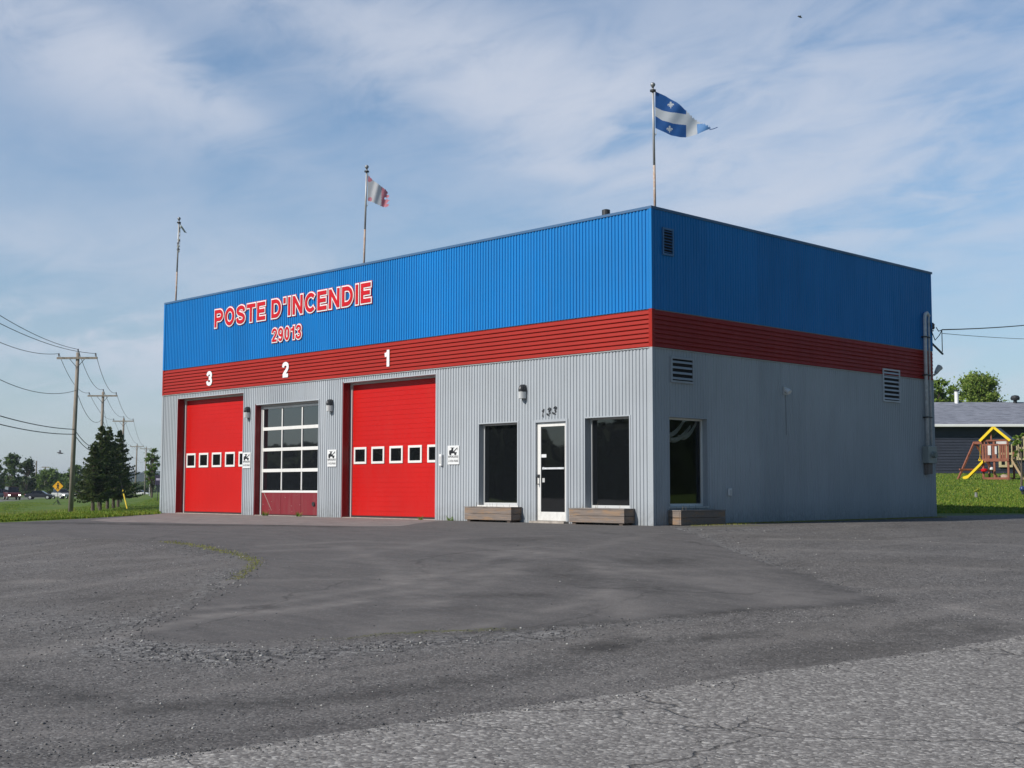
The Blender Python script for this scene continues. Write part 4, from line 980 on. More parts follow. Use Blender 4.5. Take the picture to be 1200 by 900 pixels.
# planters
def planter(loc, rz, ln, label, dark=False):
    t = thing('planter_box', loc, label, 'planter', 'weathered wooden planters under the windows', rz)
    w_ = .33; mb = MB(); g = .006
    rows_ = [(.035, .17), (.176, .305)]
    for i, (z0, z1) in enumerate(rows_):
        mb.box(0, ln, -w_, -w_+.035, z0, z1); mb.box(0, ln, -.035, -.004, z0, z1)
        mb.box(0, .035, -w_+.037, -.037, z0+.002, z1-.001); mb.box(ln-.035, ln, -w_+.037, -.037, z0+.002, z1-.001)
    mb.build('planks', WOODX, t, local=True, bevel=.004)
    mb = MB(); mb.box(-.01, ln+.01, -w_-.01, -w_+.05, .308, .328).box(-.01, ln+.01, -.05, -.002, .308, .328).box(-.01, .05, -w_+.052, -.052, .308, .3275).box(ln-.05, ln+.01, -w_+.052, -.052, .308, .3275)
    mb.build('rim', mat('rim_boards', (.22, .19, .17), .85, var=.3), t, local=True)
    MB().box(.036, ln-.036, -w_+.037, -.037, .2, .25).build('soil', mat('soil', (.05, .035, .025), .95), t, local=True)
    for q in range(14):
        sx, sy = rnd.uniform(.1, ln-.1), -rnd.uniform(.08, .25); MB().tube([(sx, sy, .24), (sx+rnd.uniform(-.04, .04), sy, .24+rnd.uniform(.08, .20))], [.004, .002], 4).build('dry_stalk', mat('dry_stem', (.25, .2, .12), .9), t, local=True)
    for f0 in (.06, ln-.16): MB().box(f0, f0+.10, -w_+.03, -.03, -.02, .034).build('foot', WOODY, t, local=True)
    return t
planter((-5.24, -.026, .01), 0, 1.52, 'weathered plank planter under the window left of the entrance door')
planter((-1.98, -.026, .01), 0, 1.52, 'weathered plank planter under the window right of the entrance door')
planter((.026, .44, -.02), PI/2, 1.48, 'weathered plank planter under the side wall window')
for x_, lab in ((-13.75, 'small green weed at the left foot of door 2'), (-12.15, 'small green weed at the right foot of door 2')): weed(x_, -.03, lab)
weed(-7.15, -.05, 'small dry weed at the right foot of door 1', .1, 14); weed(-6.0, -.06, 'small green weed left of the left planter', .12, 16)
# ---- flag poles and flags
RUST = mat('rusty_pole', (.45, .46, .47), .5, .3, var=.05, vs=9, stretch=(6, 6, 1.2), c2=(.42, .40, .38))
RUST2 = mat('rusty_pole_foot', (.28, .16, .10), .8, var=.5, vs=14, c2=(.5, .46, .42))
def flagpole(base, top, label):
    t = thing('flagpole', base, label, 'flagpole', 'rusty flagpoles on the roof edge')
    b0 = Vector(base); t0 = Vector(top); d = t0-b0; Lh = d.length
    mk = lambda s_: b0+d*s_
    MB().tube([mk(-.08), mk(.36)], .027, 10).build('pole_foot', RUST2, t, smooth=True)
    MB().tube([mk(.36), mk(.95)], [.026, .023], 10).build('pole', RUST, t, smooth=True)
    MB().tube([mk(.925), mk(.94)], .062, 12).tube([mk(.94), mk(.955)], .02, 8).build('collar', DARKM, t)
    MB().lathe(mk(.955), [(.015, 0), (.03, .02), (.05, .05), (.052, .075), (.035, .10), (.01, .115)], 12).build('finial', mat('dull_finial', (.30, .31, .32), .4, .5), t, smooth=True)
    off = Vector((HR[0], HR[1], 0))*.055
    MB().tube([mk(.935)+off, mk(.60)+off, mk(.58)+off*.4], .004, 5).tube([mk(.60)-off*.4, mk(.60)+off], .012, 6).build('halyard', mat('rope', (.6, .6, .58), .9), t)
    return t
def vpole(px, py, y0, pxt, pyt, lab):
    r = ray(px, py); s_ = (y0-CAM[1])/r[1]; P = Vector(CAM+r*s_); P.z = HT-.03
    dist = s_
    r2 = ray(pxt, pyt); T = Vector(CAM+r2*(dist)); 
    flagpole(P, T, lab); return P, T, dist
p1, t1, d1 = vpole(206, 352, .12, 210, 254, 'leaning rusty flagpole at the left end of the roof with a shredded flag')
p2, t2, d2 = vpole(426.5, 306, .12, 430, 193, 'flagpole at the middle of the front roof edge with a red and white flag')
p3, t3, d3 = vpole(767.5, 239, .42, 765, 96, 'flagpole at the front corner of the roof with a blue and white flag')
def flag(name, label, mats, pole_px, dist, box, fn, step, wamp, nm='cloth'):
    """cloth built on a fine grid; fn(x, y) in photo units gives the material or None"""
    x0, x1, y0, y1 = box; nxx = int((x1-x0)/step); nyy = int((y1-y0)/step)
    k = dist/F
    org = at(pole_px[0], pole_px[1], dist)
    ex = Vector((HR[0], HR[1], 0))*k; ez = Vector((0, 0, -1))*k; en = Vector((HF[0], HF[1], 0))
    vs_ = []; idx = {}; fs = []; ms = []
    def vid(i, j):
        if (i, j) not in idx:
            x = x0+i*step; y = y0+j*step; s_ = (x-x0)/(x1-x0)
            wv = wamp*(s_**.8)*(math.sin(s_*7.5+.05*(y-y0)*1.6)+.4*math.sin(s_*17+1+(y-y0)*.17))
            p = org+ex*(x-pole_px[0])+ez*(y-pole_px[1])+en*wv
            idx[(i, j)] = len(vs_); vs_.append(p)
        return idx[(i, j)]
    for i in range(nxx):
        for j in range(nyy):
            c = fn(x0+(i+.5)*step, y0+(j+.5)*step)
            if c is None: continue
            fs.append((vid(i, j), vid(i+1, j), vid(i+1, j+1), vid(i, j+1))); ms.append(c)
    mb = MB(); mb.v = [tuple(v) for v in vs_]; mb.f = fs; mb.m = ms
    o = mb.build(name, mats, None, origin=org, smooth=True, recalc=False)
    return tag(o, label, 'flag')
def lerpc(pts, x):
    if x <= pts[0][0]: return pts[0][1]
    for (a, b_), (c, d) in zip(pts[:-1], pts[1:]):
        if x <= c: return b_+(d-b_)*(x-a)/(c-a)
    return pts[-1][1]
FB = leafmat('flag_blue', (.03, .12, .36), .45, .12, 6); FWm = leafmat('flag_white', (.62, .65, .68), .5, .06, 4); FLB = leafmat('flag_faded_blue', (.13, .30, .60), .4, .12, 6)
FR = leafmat('flag_red', (.60, .22, .27), .4, .2, 6)
fleur = lambda dx, dy: (abs(dx) < .55*(1-abs(dy+1)/5.2) + .35 and -4.4 < dy < 4.2) or (((abs(dx)-2.3)**2/2.2+(dy+.2)**2/2.6) < 1 and not ((abs(dx)-2.7)**2+(dy-1.0)**2 < .8)) or (abs(dy-1.5) < .45 and abs(dx) < 2.2) or ((dx*dx)/1.5+(dy+2.2)**2/5 < 1)
def qc(x, y):
    top = lerpc([(768, 107), (780, 112.5), (792, 120), (803, 129.5), (812, 138), (822, 145), (832, 151.5)], x); bot = lerpc([(768, 151), (776, 155), (786, 159.5), (797, 161.5), (804, 161.3), (817, 158.5), (826, 154.5), (832, 152)], x)
    ragged = .9*math.sin(x*2.1)+.6*math.sin(x*5.3) if x > 803 else 0
    if y < top+ragged or y > bot: return None
    ba = lerpc([(768, 126), (776, 129.8), (786, 132.6), (804, 134.3), (820, 135)], x); bb = lerpc([(768, 136.5), (776, 142), (788, 145.6), (804, 147), (820, 147)], x)
    if x < 804:
        if y < ba: return 1 if fleur((x-785.8), (y-123.5)*1.0) else 0
        if y < bb: return 1
        return 1 if fleur((x-784.3), (y-152.6)) else 0
    if x > 816.4 and y > 145.5+ .3*(math.sin(x*3)): return 2
    return 1
flag('provincial_flag', 'torn blue and white flag with white cross and fleurs-de-lis on the corner pole', [FB, FWm, FLB], (767.5, 107), d3, (767.8, 832, 106, 163), qc, .28, .055)
o = MB().tube([at(831.5, 152, d3), at(836, 151, d3+.03), at(841, 149, d3)], .008, 5).build('loose_thread', FB, None, origin=at(831.5, 152, d3)); tag(o, 'loose torn strip trailing from the tip of the blue and white flag', 'torn strip')
def cc_flag(x, y):
    top = lerpc([(431, 205), (438, 212), (446, 218), (453, 223), (456, 229)], x); bot = lerpc([(431, 235.5), (438, 238), (447, 242), (455, 243.5)], x)
    edge = 455+1.6*math.sin(y*1.1)+.8*math.sin(y*2.7)
    if y < top+.5*math.sin(x*3) or y > bot+.4*math.sin(x*2.2) or x > edge: return None
    if (x-451.8)**2+(y-232.5)**2 < 2.0: return None
    if (x-433)**2/14+(y-209.5)**2/14 < 1: return 1
    if (x-434)**2/6+(y-234)**2/7 < 1: return 1
    if x > 447.2+.5*math.sin(y*2): return 1
    return 0
flag('national_flag', 'faded torn red and white flag on the middle pole', [leafmat('flag_grey_white', (.62, .62, .63), .5, .1, 5), FR], (430, 205), d2, (431, 457.5, 203, 245), cc_flag, .28, .06)
def rag(x, y):
    if 259 < y < 296:
        c = 211+.9*math.sin(y*.6); wd = 1.1+.7*math.sin(y*.45)+.6*math.sin(y*1.3)
        if y > 284: c = 209.7; wd = 2.0+.6*math.sin(y*1.7)
        if abs(x-c) < wd*.75: return 0 if math.sin(y*.9+x) > -.6 else 1
    if 264 < y < 272.5 and abs(x-(212+(y-264)*.6)) < 1.1: return 1
    return None
flag('shredded_flag', 'shredded grey remnant of a flag hanging along the left pole', [leafmat('rag_grey', (.14, .14, .15), .4), leafmat('rag_pale', (.4, .42, .36), .4)], (210, 259), d1, (207, 219, 258, 297), rag, .4, .12)
# ------------------------------------------------------------------ utility poles and wires
def rv(u, v, z): x, y = W2(u, v); return Vector((x, y, z))
def utility_pole(px, py_top, v, label, arm=1.25, armw=2.7, lean=0., extra=False, zb=None):
    base = on(px, v); zt = float(at(px, py_top, v/math.cos(PITCH)*1.0).z) if False else None
    r = ray(px, py_top); s_ = v/(r[0]*HF[0]+r[1]*HF[1]); zt = CAM[2]+s_*r[2]
    t = thing('utility_pole', base, label, 'utility pole', 'wooden utility poles along the road')
    tp = Vector((base.x, base.y, zt)); 
    if lean: tp = tp+Vector((HR[0], HR[1], 0))*lean
    MB().tube([base+Vector((0, 0, -.4)), base.lerp(tp, .5), tp], [.17, .145, .115], 10).build('pole', POLEW, t, smooth=True)
    ax = Vector((HR[0], HR[1], 0))*.985+Vector((HF[0], HF[1], 0))*-.05
    az_ = tp-Vector((0, 0, .38)); fr = Vector((-HF[0], -HF[1], 0))*.14
    mb = MB(); mb.bar(az_+fr-ax*armw*.5, az_+fr+ax*armw*.5, .11, .13)
    mb.build('crossarm', POLEW, t)
    mb = MB(); mb.bar(az_+fr-ax*.55, az_+fr*.9-Vector((0, 0, .62)), .035, .03).bar(az_+fr+ax*.55, az_+fr*.9-Vector((0, 0, .62)), .035, .03); mb.build('brace', DARKM, t)
    ins = []
    for k, p in enumerate((az_+fr-ax*(armw*.5-.12)+Vector((0, 0, .07)), tp+Vector((0, 0, -.02)), az_+fr+ax*(armw*.5-.12)+Vector((0, 0, .07)))):
        MB().lathe(p, [(.02, 0), (.02, .08), (.06, .10), (.045, .16), (.06, .19), (.03, .25)], 8).build('insulator', mat('glaze', (.13, .12, .13), .3), t); ins.append(p+Vector((0, 0, .22)))
    if extra:
        MB().tube([tp+fr*1.9+Vector((0, 0, -2.9)), tp+fr*1.9+Vector((0, 0, -2.0))], .22, 12).build('transformer', mat('transformer_paint', (.35, .37, .38), .5), t)
    return t, ins, base, tp
PO = []
for px, py, v, lab, ex in [(87, 413, 84, 'tall nearest utility pole with a wide crossarm left of the spruces', False), (118, 459, 115, 'second utility pole rising from behind the spruce trees', False),
                           (143, 490, 160, 'third utility pole behind the right side of the spruces', True), (159.5, 521, 250, 'fourth utility pole standing at the foot of the grassy rise', False), (170.5, 524, 300, 'fifth and farthest utility pole in the row', False)]:
    b0 = px-(3.5 if v == 84 else 1.5 if v == 115 else .8)
    PO.append(utility_pole(b0, py, v, lab, lean=(px-b0)/F*v, extra=ex))
names = ['left crossarm wire of the pole line', 'topmost wire of the pole line', 'right crossarm wire of the pole line']
endp = [at(-150, 300, 42), at(-150, 255, 42), at(-150, 285, 42)]
for k in range(3):
    sg = [sag(endp[k], PO[0][1][k], [.95, .75, .8][k], 20)]
    for a, b_ in zip(PO[:-1], PO[1:]): sg.append(sag(a[1][k], b_[1][k], .8, 14))
    wire('power_wire', sg, .017 if k < 3 else .03, names[k], 'wires of the pole line')
def mid(k, d): return PO[k][2].lerp(PO[k][3], d)
sg = [sag(at(-150, 330, 42), mid(0, .765), 1.4, 20)]+[sag(mid(i, .765), mid(i+1, .765), 1.0, 14) for i in range(4)]
wire('power_wire', sg, .017, 'thin neutral wire crossing the nearest pole below its arm', 'wires of the pole line')
for f_, yl, nm in ((.525, 430, 'upper thick telephone cable strung low on the poles'), (.495, 447, 'lower thick telephone cable strung low on the poles')):
    sg = [sag(at(-150, yl, 42), mid(0, f_), .45, 20)]+[sag(mid(i, f_), mid(i+1, f_), .5, 14) for i in range(4)]
    wire('telephone_cable', sg, .026, nm, 'cables of the pole line')
g0 = rv((151.5-600)/F*106, 106, -.85); g0.z = h(g0.x, g0.y); g1_ = mid(1, .88)
o = MB().tube([g0, g1_], .012, 5).build('guy_wire', WIRE, None, origin=g0); tag(o, 'thin guy wire anchoring the second utility pole right of the spruces', 'guy wire')
o = MB().tube([g0+(g1_-g0)*.005, g0+(g1_-g0).normalized()*2.4], .06, 8).build('guy_wire_guard', mat('yellow_plastic', (.62, .46, .03), .5), None, origin=g0); tag(o, 'slanting yellow plastic guard on the guy wire beside the spruces', 'guy guard')
def simple_pole(px, pyt, v, label, arm=True):
    b0 = on(px, v); r = ray(px, pyt); s_ = v/(r[0]*HF[0]+r[1]*HF[1]); zt = CAM[2]+s_*r[2]
    t = thing('utility_pole', b0, label, 'utility pole', 'far utility poles beyond the road')
    MB().tube([b0-Vector((0, 0, .3)), Vector((b0.x, b0.y, zt))], [.2, .16], 8).build('pole', POLEW, t)
    if arm:
        ax = Vector((HR[0], HR[1], 0))*.9; MB().bar(Vector((b0.x, b0.y, zt-.1))-ax, Vector((b0.x, b0.y, zt-.1))+ax, .2, .22).build('crossarm', POLEW, t)
simple_pole(42, 540, 300, 'bare far pole between the dark trees and the pale green tree', False)
simple_pole(52.7, 547, 320, 'far pole with a short crossarm above the pale green tree')
# ------------------------------------------------------------------ trees
BARK = mat('bark', (.12, .095, .075), .95, var=.35, vs=5, stretch=(3, 3, .6), bs=.5)
def leafcloud(cent, rad, n, size, flat=.75):
    """n leaf quads scattered in clumps (centres cent, radii rad)"""
    cent = np.array(cent); rad = np.array(rad); k = NP.choice(len(cent), n, p=rad**2/np.sum(rad**2))
    d = NP.randn(n, 3); d /= np.linalg.norm(d, axis=1)[:, None]+1e-9; r = rad[k]*np.abs(NP.randn(n))*.62
    c = cent[k]+d*r[:, None]*np.array([1, 1, flat])
    a = NP.randn(n, 3); a /= np.linalg.norm(a, axis=1)[:, None]; b_ = np.cross(a, NP.randn(n, 3)); b_ /= np.linalg.norm(b_, axis=1)[:, None]+1e-9
    s_ = size*(.6+.8*NP.rand(n))[:, None]
    v = np.stack([c-a*s_*.5, c+b_*s_*.32, c+a*s_*.5, c-b_*s_*.32], 1)
    return v.reshape(-1, 3), np.arange(4*n).reshape(-1, 4)
def broadleaf(name, base, hgt, cr, mats, label, cat='tree', group=None, n=7000, leaf=.22, trunk=.28, clumps=60, shape='round', dens=.8):
    t = thing(name, base, label, cat, group)
    tr = MB(); ct = []; cradi = []
    top = Vector((rnd.uniform(-.3, .3), rnd.uniform(-.3, .3), hgt*.82))
    r0 = max(.06, hgt*.022)
    p = [Vector((0, 0, -.2))]+[top*(i/6)+Vector((rnd.uniform(-.12, .12), rnd.uniform(-.12, .12), 0))*hgt*.05 for i in range(1, 7)]
    tr.tube(p, [r0*(1-.13*i) for i in range(7)], 8)
    for i in range(clumps):
        f = rnd.random()**.8; z = trunk+(1-trunk)*f*.93
        env = {'round': math.sqrt(max(0, 1-((f-.42)/.62)**2)), 'oval': math.sqrt(max(0, 1-((f-.45)/.6)**2))*.8, 'cone': (1-f)**.7}[shape]
        a = rnd.random()*6.28; rr = cr*env*math.sqrt(rnd.random())*.85
        c = Vector((rr*math.cos(a), rr*math.sin(a), z*hgt)); ct.append(c); cradi.append(cr*rnd.uniform(.14, .36)*dens)
        s0 = top*min(.97, max(.12, z-.2)); tr.tube([s0, s0.lerp(c, .5)+Vector((0, 0, -.03*hgt)), c], [r0*.38, r0*.22, r0*.08], 5)
    tr.build('trunk', BARK, t, local=True)
    v, f = leafcloud([tuple(c) for c in ct], cradi, n, leaf)
    massmesh('crown', v, f, mats, t, mi=NP.randint(0, len(mats), len(f)))
    return t
LG = [leafmat('leaf_mid', (.11, .18, .035)), leafmat('leaf_light', (.17, .25, .06)), leafmat('leaf_deep', (.07, .12, .03))]
LD = [leafmat('leaf_darker', (.05, .09, .03)), leafmat('leaf_grey_green', (.11, .15, .07)), leafmat('leaf_darkest', (.035, .06, .02))]  # dark and grey green leaf colours, mixed at random through a crown
LY = [leafmat('leaf_spring', (.21, .30, .05)), leafmat('leaf_mid2', (.13, .21, .04)), leafmat('leaf_yellow', (.26, .33, .08))]
# spruces
SPM = [leafmat('needle_dark', (.07, .10, .042), .35), leafmat('needle_mid', (.11, .15, .055), .35), leafmat('needle_tip', (.15, .18, .06), .3)]
def spruce(base, hgt, rad, label, seed, clear=.13):
    R = np.random.RandomState(seed); rr = random.Random(seed)
    t = thing('spruce_tree', base, label, 'spruce tree', 'spruces in the clump by the utility poles')
    MB().tube([(0, 0, -.2), (0, 0, hgt*.5), (.03, 0, hgt*.98)], [.15, .09, .012], 8).build('trunk', BARK, t, local=True)
    vs_ = []; br = MB()
    lv = int(hgt*4.4)
    for i in range(lv):
        f = i/(lv-1); z = hgt*(clear+(1-clear)*f); r = rad*1.12*(1-f)**.95*(.62+.6*rr.random())+.07
        nb = 6 if f < .8 else 4; a0 = rr.random()*6.28
        for k in range(nb):
            a = a0+k*6.283/nb+rr.uniform(-.25, .25); Lb = r*rr.uniform(.7, 1.12); d = np.array([math.cos(a), math.sin(a), 0]); sd_ = np.array([-math.sin(a), math.cos(a), 0])
            up = .10 if f > .6 else -.12
            q0 = np.array([0, 0, z+rr.uniform(-.16, .16)]); pts = []
            m_ = max(4, int(Lb/.16))
            for j in range(m_+1):
                s_ = j/m_; pts.append(q0+d*Lb*s_+np.array([0, 0, up*Lb*s_-.22*Lb*s_*(1-s_)+.14*Lb*s_**3]))
            if f < .9: br.tube([tuple(pts[0]), tuple(pts[m_//2]), tuple(pts[-1])], [.022, .014, .004], 4)
            for j in range(1, m_+1):
                s_ = j/m_; wl = (.16+.30*(1-s_)*min(1, Lb))*(.7+.6*rr.random())
                for sg_ in (-1, 1):
                    for q_ in range(2):
                        p0 = pts[j]; tip = p0+sd_*sg_*wl*rr.uniform(.6, 1.1)+d*wl*rr.uniform(.2, .8)+np.array([0, 0, -rr.uniform(.02, .16)])
                        w_ = np.array([0, 0, rr.uniform(.03, .07)])+d*.05; vs_ += [p0-w_, p0+w_, tip+w_*.35, tip-w_*.35]
                p0 = pts[j]; vs_ += [p0-sd_*.05, p0+sd_*.05, p0+sd_*.03+np.array([0, 0, -rr.uniform(.1, .22)]), p0-sd_*.03+np.array([0, 0, -rr.uniform(.1, .2)])]
    br.build('branches', BARK, t, local=True)
    v = np.array(vs_); f = np.arange(len(v)).reshape(-1, 4)
    massmesh('crown', v, f, SPM, t, mi=R.choice(3, len(f), p=[.5, .38, .12]))
for i, (px, v, hg, rd, lab) in enumerate([(118, 102, 6.6, 1.75, 'tallest spruce of the clump, its tip in front of the second utility pole'), (109.5, 99, 5.0, 1.55, 'leftmost shorter spruce of the clump'),
        (126.5, 109, 6.7, 1.6, 'narrow spruce in the middle of the clump'), (133.5, 112, 5.6, 1.6, 'spruce right of the middle of the clump with a leaning trunk'), (139, 119, 6.9, 1.75, 'rightmost wide spruce of the clump, beside the yellow guard')]):
    spruce(on(px, v), hg, rd, lab, 11+i, clear=.2)
def tree_px(px, pyt, v, wpx, mats, label, **k):
    b0 = on(px, v); r = ray(px, pyt); s_ = v/(r[0]*HF[0]+r[1]*HF[1]); zt = CAM[2]+s_*r[2]
    return broadleaf('deciduous_tree', b0, (zt-b0.z)*1.06, wpx/2/F*v, mats, label, **k)
G_ = 'trees beyond the main road'
tree_px(14, 533, 275, 30, [LD[1], LG[0], LD[0]], 'tall grey green tree beyond the road, left of the dark one', group=G_, n=9000, leaf=.42, trunk=.1, shape='oval')
tree_px(-6, 538, 290, 26, [LG[0], LD[1]], 'green tree at the left edge of the view beyond the road', group=G_, n=6000, leaf=.42, trunk=.1)
tree_px(31, 540, 268, 26, [LD[0], LD[2], LD[1]], 'darkest tree beyond the road, left of the bare far pole', group=G_, n=8000, leaf=.42, trunk=.1, shape='oval')
tree_px(55, 550, 300, 34, [LG[0], LG[1], LY[1]], 'pale green rounded tree under the far crossarm pole', group=G_, n=9000, leaf=.42, trunk=.08)
tree_px(72, 556, 320, 28, [LG[0], LY[1]], 'low green tree left of the nearest utility pole', group=G_, n=6000, leaf=.42, trunk=.05)
tree_px(88, 546, 300, 30, [LG[0], LG[1], LG[2]], 'green tree right behind the nearest utility pole', group=G_, n=7000, leaf=.42, trunk=.05)
tree_px(104, 549, 310, 34, [LG[0], LG[2]], 'green tree partly behind the spruces', group=G_, n=6000, leaf=.42, trunk=.05)
for px_, py_, v_, w_, mt, lb in ((-22, 545, 300, 34, [LG[0], LD[1]], 'broad green tree just beyond the left edge of the view'), (2, 556, 330, 30, [LG[2], LD[1]], 'low dark green tree between the two leftmost trees'), (22, 560, 330, 26, [LG[0], LD[1]], 'low green bush behind the dark red van'),
        (42, 560, 340, 26, [LG[0], LG[1]], 'low bright green tree at the foot of the bare far pole'), (64, 561, 340, 24, [LG[0], LY[1]], 'low green tree directly behind the yellow diamond sign'), (80, 556, 350, 26, [LG[0], LG[2]], 'low green tree just left of the nearest pole'), (120, 560, 360, 40, [LG[0], LG[2]], 'low green tree hidden behind the spruces')):
    tree_px(px_, py_, v_, w_, mt, lb, group=G_, n=5000, leaf=.5, trunk=.03)
tree_px(140, 566, 420, 44, [LG[0], LD[1]], 'low far tree behind the spruces on the right', group=G_, n=4000, leaf=.6, trunk=.03)
tree_px(163, 570, 460, 40, [LG[0], LD[1]], 'low far tree under the distant hill', group=G_, n=4000, leaf=.6, trunk=.03)
tree_px(178, 527, 190, 17, [LG[1], LG[0], LY[1]], 'slim young tree on the grassy rise beside the fire station', n=5200, leaf=.26, trunk=.28, clumps=60, dens=1.1)
tree_px(1150, 441, 112, 66, LY, 'big spring green round tree behind the dark house roof', group='trees behind the house', n=34000, leaf=.22, trunk=.12, clumps=130, dens=1.0)
tree_px(1101, 446, 105, 48, [LY[0], LY[1]], 'loose spring green tree beside the fire station corner', group='trees behind the house', n=9000, leaf=.24, trunk=.1, clumps=60, dens=.8)
tree_px(1122, 452, 120, 42, [LY[1], LY[0]], 'small spring green tree behind the white chimney pipe', group='trees behind the house', n=8000, leaf=.24, trunk=.1, clumps=60, dens=.9)
# ------------------------------------------------------------------ distant hills
def hill(name, p0, p1, hs, depth, material, n=160, seed=1, amp=.8):
    R = np.random.RandomState(seed); m = 14; P = []; 
    a = np.array(p0); b_ = np.array(p1); d = (b_-a)/np.linalg.norm(b_-a); nn = np.array([-d[1], d[0]])
    for i in range(n+1):
        s_ = i/n; hh_ = np.interp(s_, [q[0] for q in hs], [q[1] for q in hs]); c = a+(b_-a)*s_
        for j in range(m+1):
            w_ = j/m; z = hh_*math.sin(PI*w_)**.6+amp*R.rand()*(0 if j in (0, m) else 1)-1.5
            q = c+nn*depth*(w_-.5)+R.randn(2)*amp*.3; P.append((q[0], q[1], z))
    fs = [(i*(m+1)+j, (i+1)*(m+1)+j, (i+1)*(m+1)+j+1, i*(m+1)+j+1) for i in range(n) for j in range(m)]
    mb = MB(); mb.v = P; mb.f = fs; mb.m = [0]*len(fs); o = mb.build(name, material, recalc=False); o['kind'] = 'structure'
WOODS = mat('wooded_hill', (.05, .075, .03), .95, var=.5, vs=.3, spec=.1, bs=1, bd=.5, bscale=.5)
# across the road, behind the photographer: what the panes reflect
def ring(t, r_): return (r_*math.sin(math.radians(t)), r_*math.cos(math.radians(t)))
rg_ = 260
hill('hills', ring(236, rg_), ring(222.6, rg_), [(0, 11), (.2, 10.5), (.5, 13.5), (.72, 16.5), (.80, 14), (.87, 9.5), (.95, 9.5), (1, 12)], 50, WOODS, 120, 2, 2.2)
hill('hills', ring(223.2, rg_), ring(196, rg_), [(0, 11), (.06, 15.5), (.2, 20), (.6, 22), (1, 14)], 50, WOODS, 200, 3, 2.5)
hill('hills', ring(262, rg_+40), ring(234, rg_), [(0, 6), (.3, 8), (1, 11)], 40, WOODS, 150, 4, 2.0)
hill('hills', ring(198, rg_), ring(150, rg_), [(0, 14), (.5, 10), (1, 8)], 40, WOODS, 160, 5, 2.0)
hill('hills', ring(150, rg_), ring(60, 180), [(0, 7), (.5, 9), (1, 13)], 40, WOODS, 220, 6, 2.0)
WOODD = mat('dark_conifer_hill', (.014, .022, .010), .95, var=.5, vs=.3, spec=.05, bs=1, bd=.5, bscale=.5)
hill('hills', ring(62, 175), ring(12, 190), [(0, 9), (.5, 11), (1, 9)], 40, WOODD, 220, 7, 2.2)
a_ = W2((95-600)/F*2300, 2300); b2 = W2((330-600)/F*2300, 2300)
hill('hills', a_, b2, [(0, 4), (.12, 12), (.3, 30), (.45, 33), (.7, 24), (1, 20)], 500, mat('far_wooded_hill', (.04, .06, .03), .95, var=.3, vs=.02, spec=.05), 120, 8, 3)
a_ = W2((-60-600)/F*600, 600); b2 = W2((230-600)/F*600, 600)
hill('hills', a_, b2, [(0, 3), (.3, 4.5), (.6, 3.5), (1, 4.5)], 60, WOODS, 300, 9, 2.2)
a_ = W2(30, 170); b2 = W2(140, 150)
hill('hills', a_, b2, [(0, 3), (1, 5)], 30, WOODS, 120, 10, 1.5)
# ------------------------------------------------------------------ air
hm = bpy.data.materials.new('thin_haze'); hm.use_nodes = True; nt = hm.node_tree; nt.nodes.remove(nt.nodes['Principled BSDF'])
pv_ = nt.nodes.new('ShaderNodeVolumePrincipled'); pv_.inputs['Density'].default_value = .00016; pv_.inputs['Color'].default_value = (.80, .87, 1, 1); pv_.inputs['Anisotropy'].default_value = .2
L(nt, pv_.outputs[0], nt.nodes['Material Output'].inputs['Volume'])
o = MB().box(-3300, 3300, -3300, 3300, -6, 45).build('haze', hm, None, origin=(0, 0, 0)); o['kind'] = 'stuff'
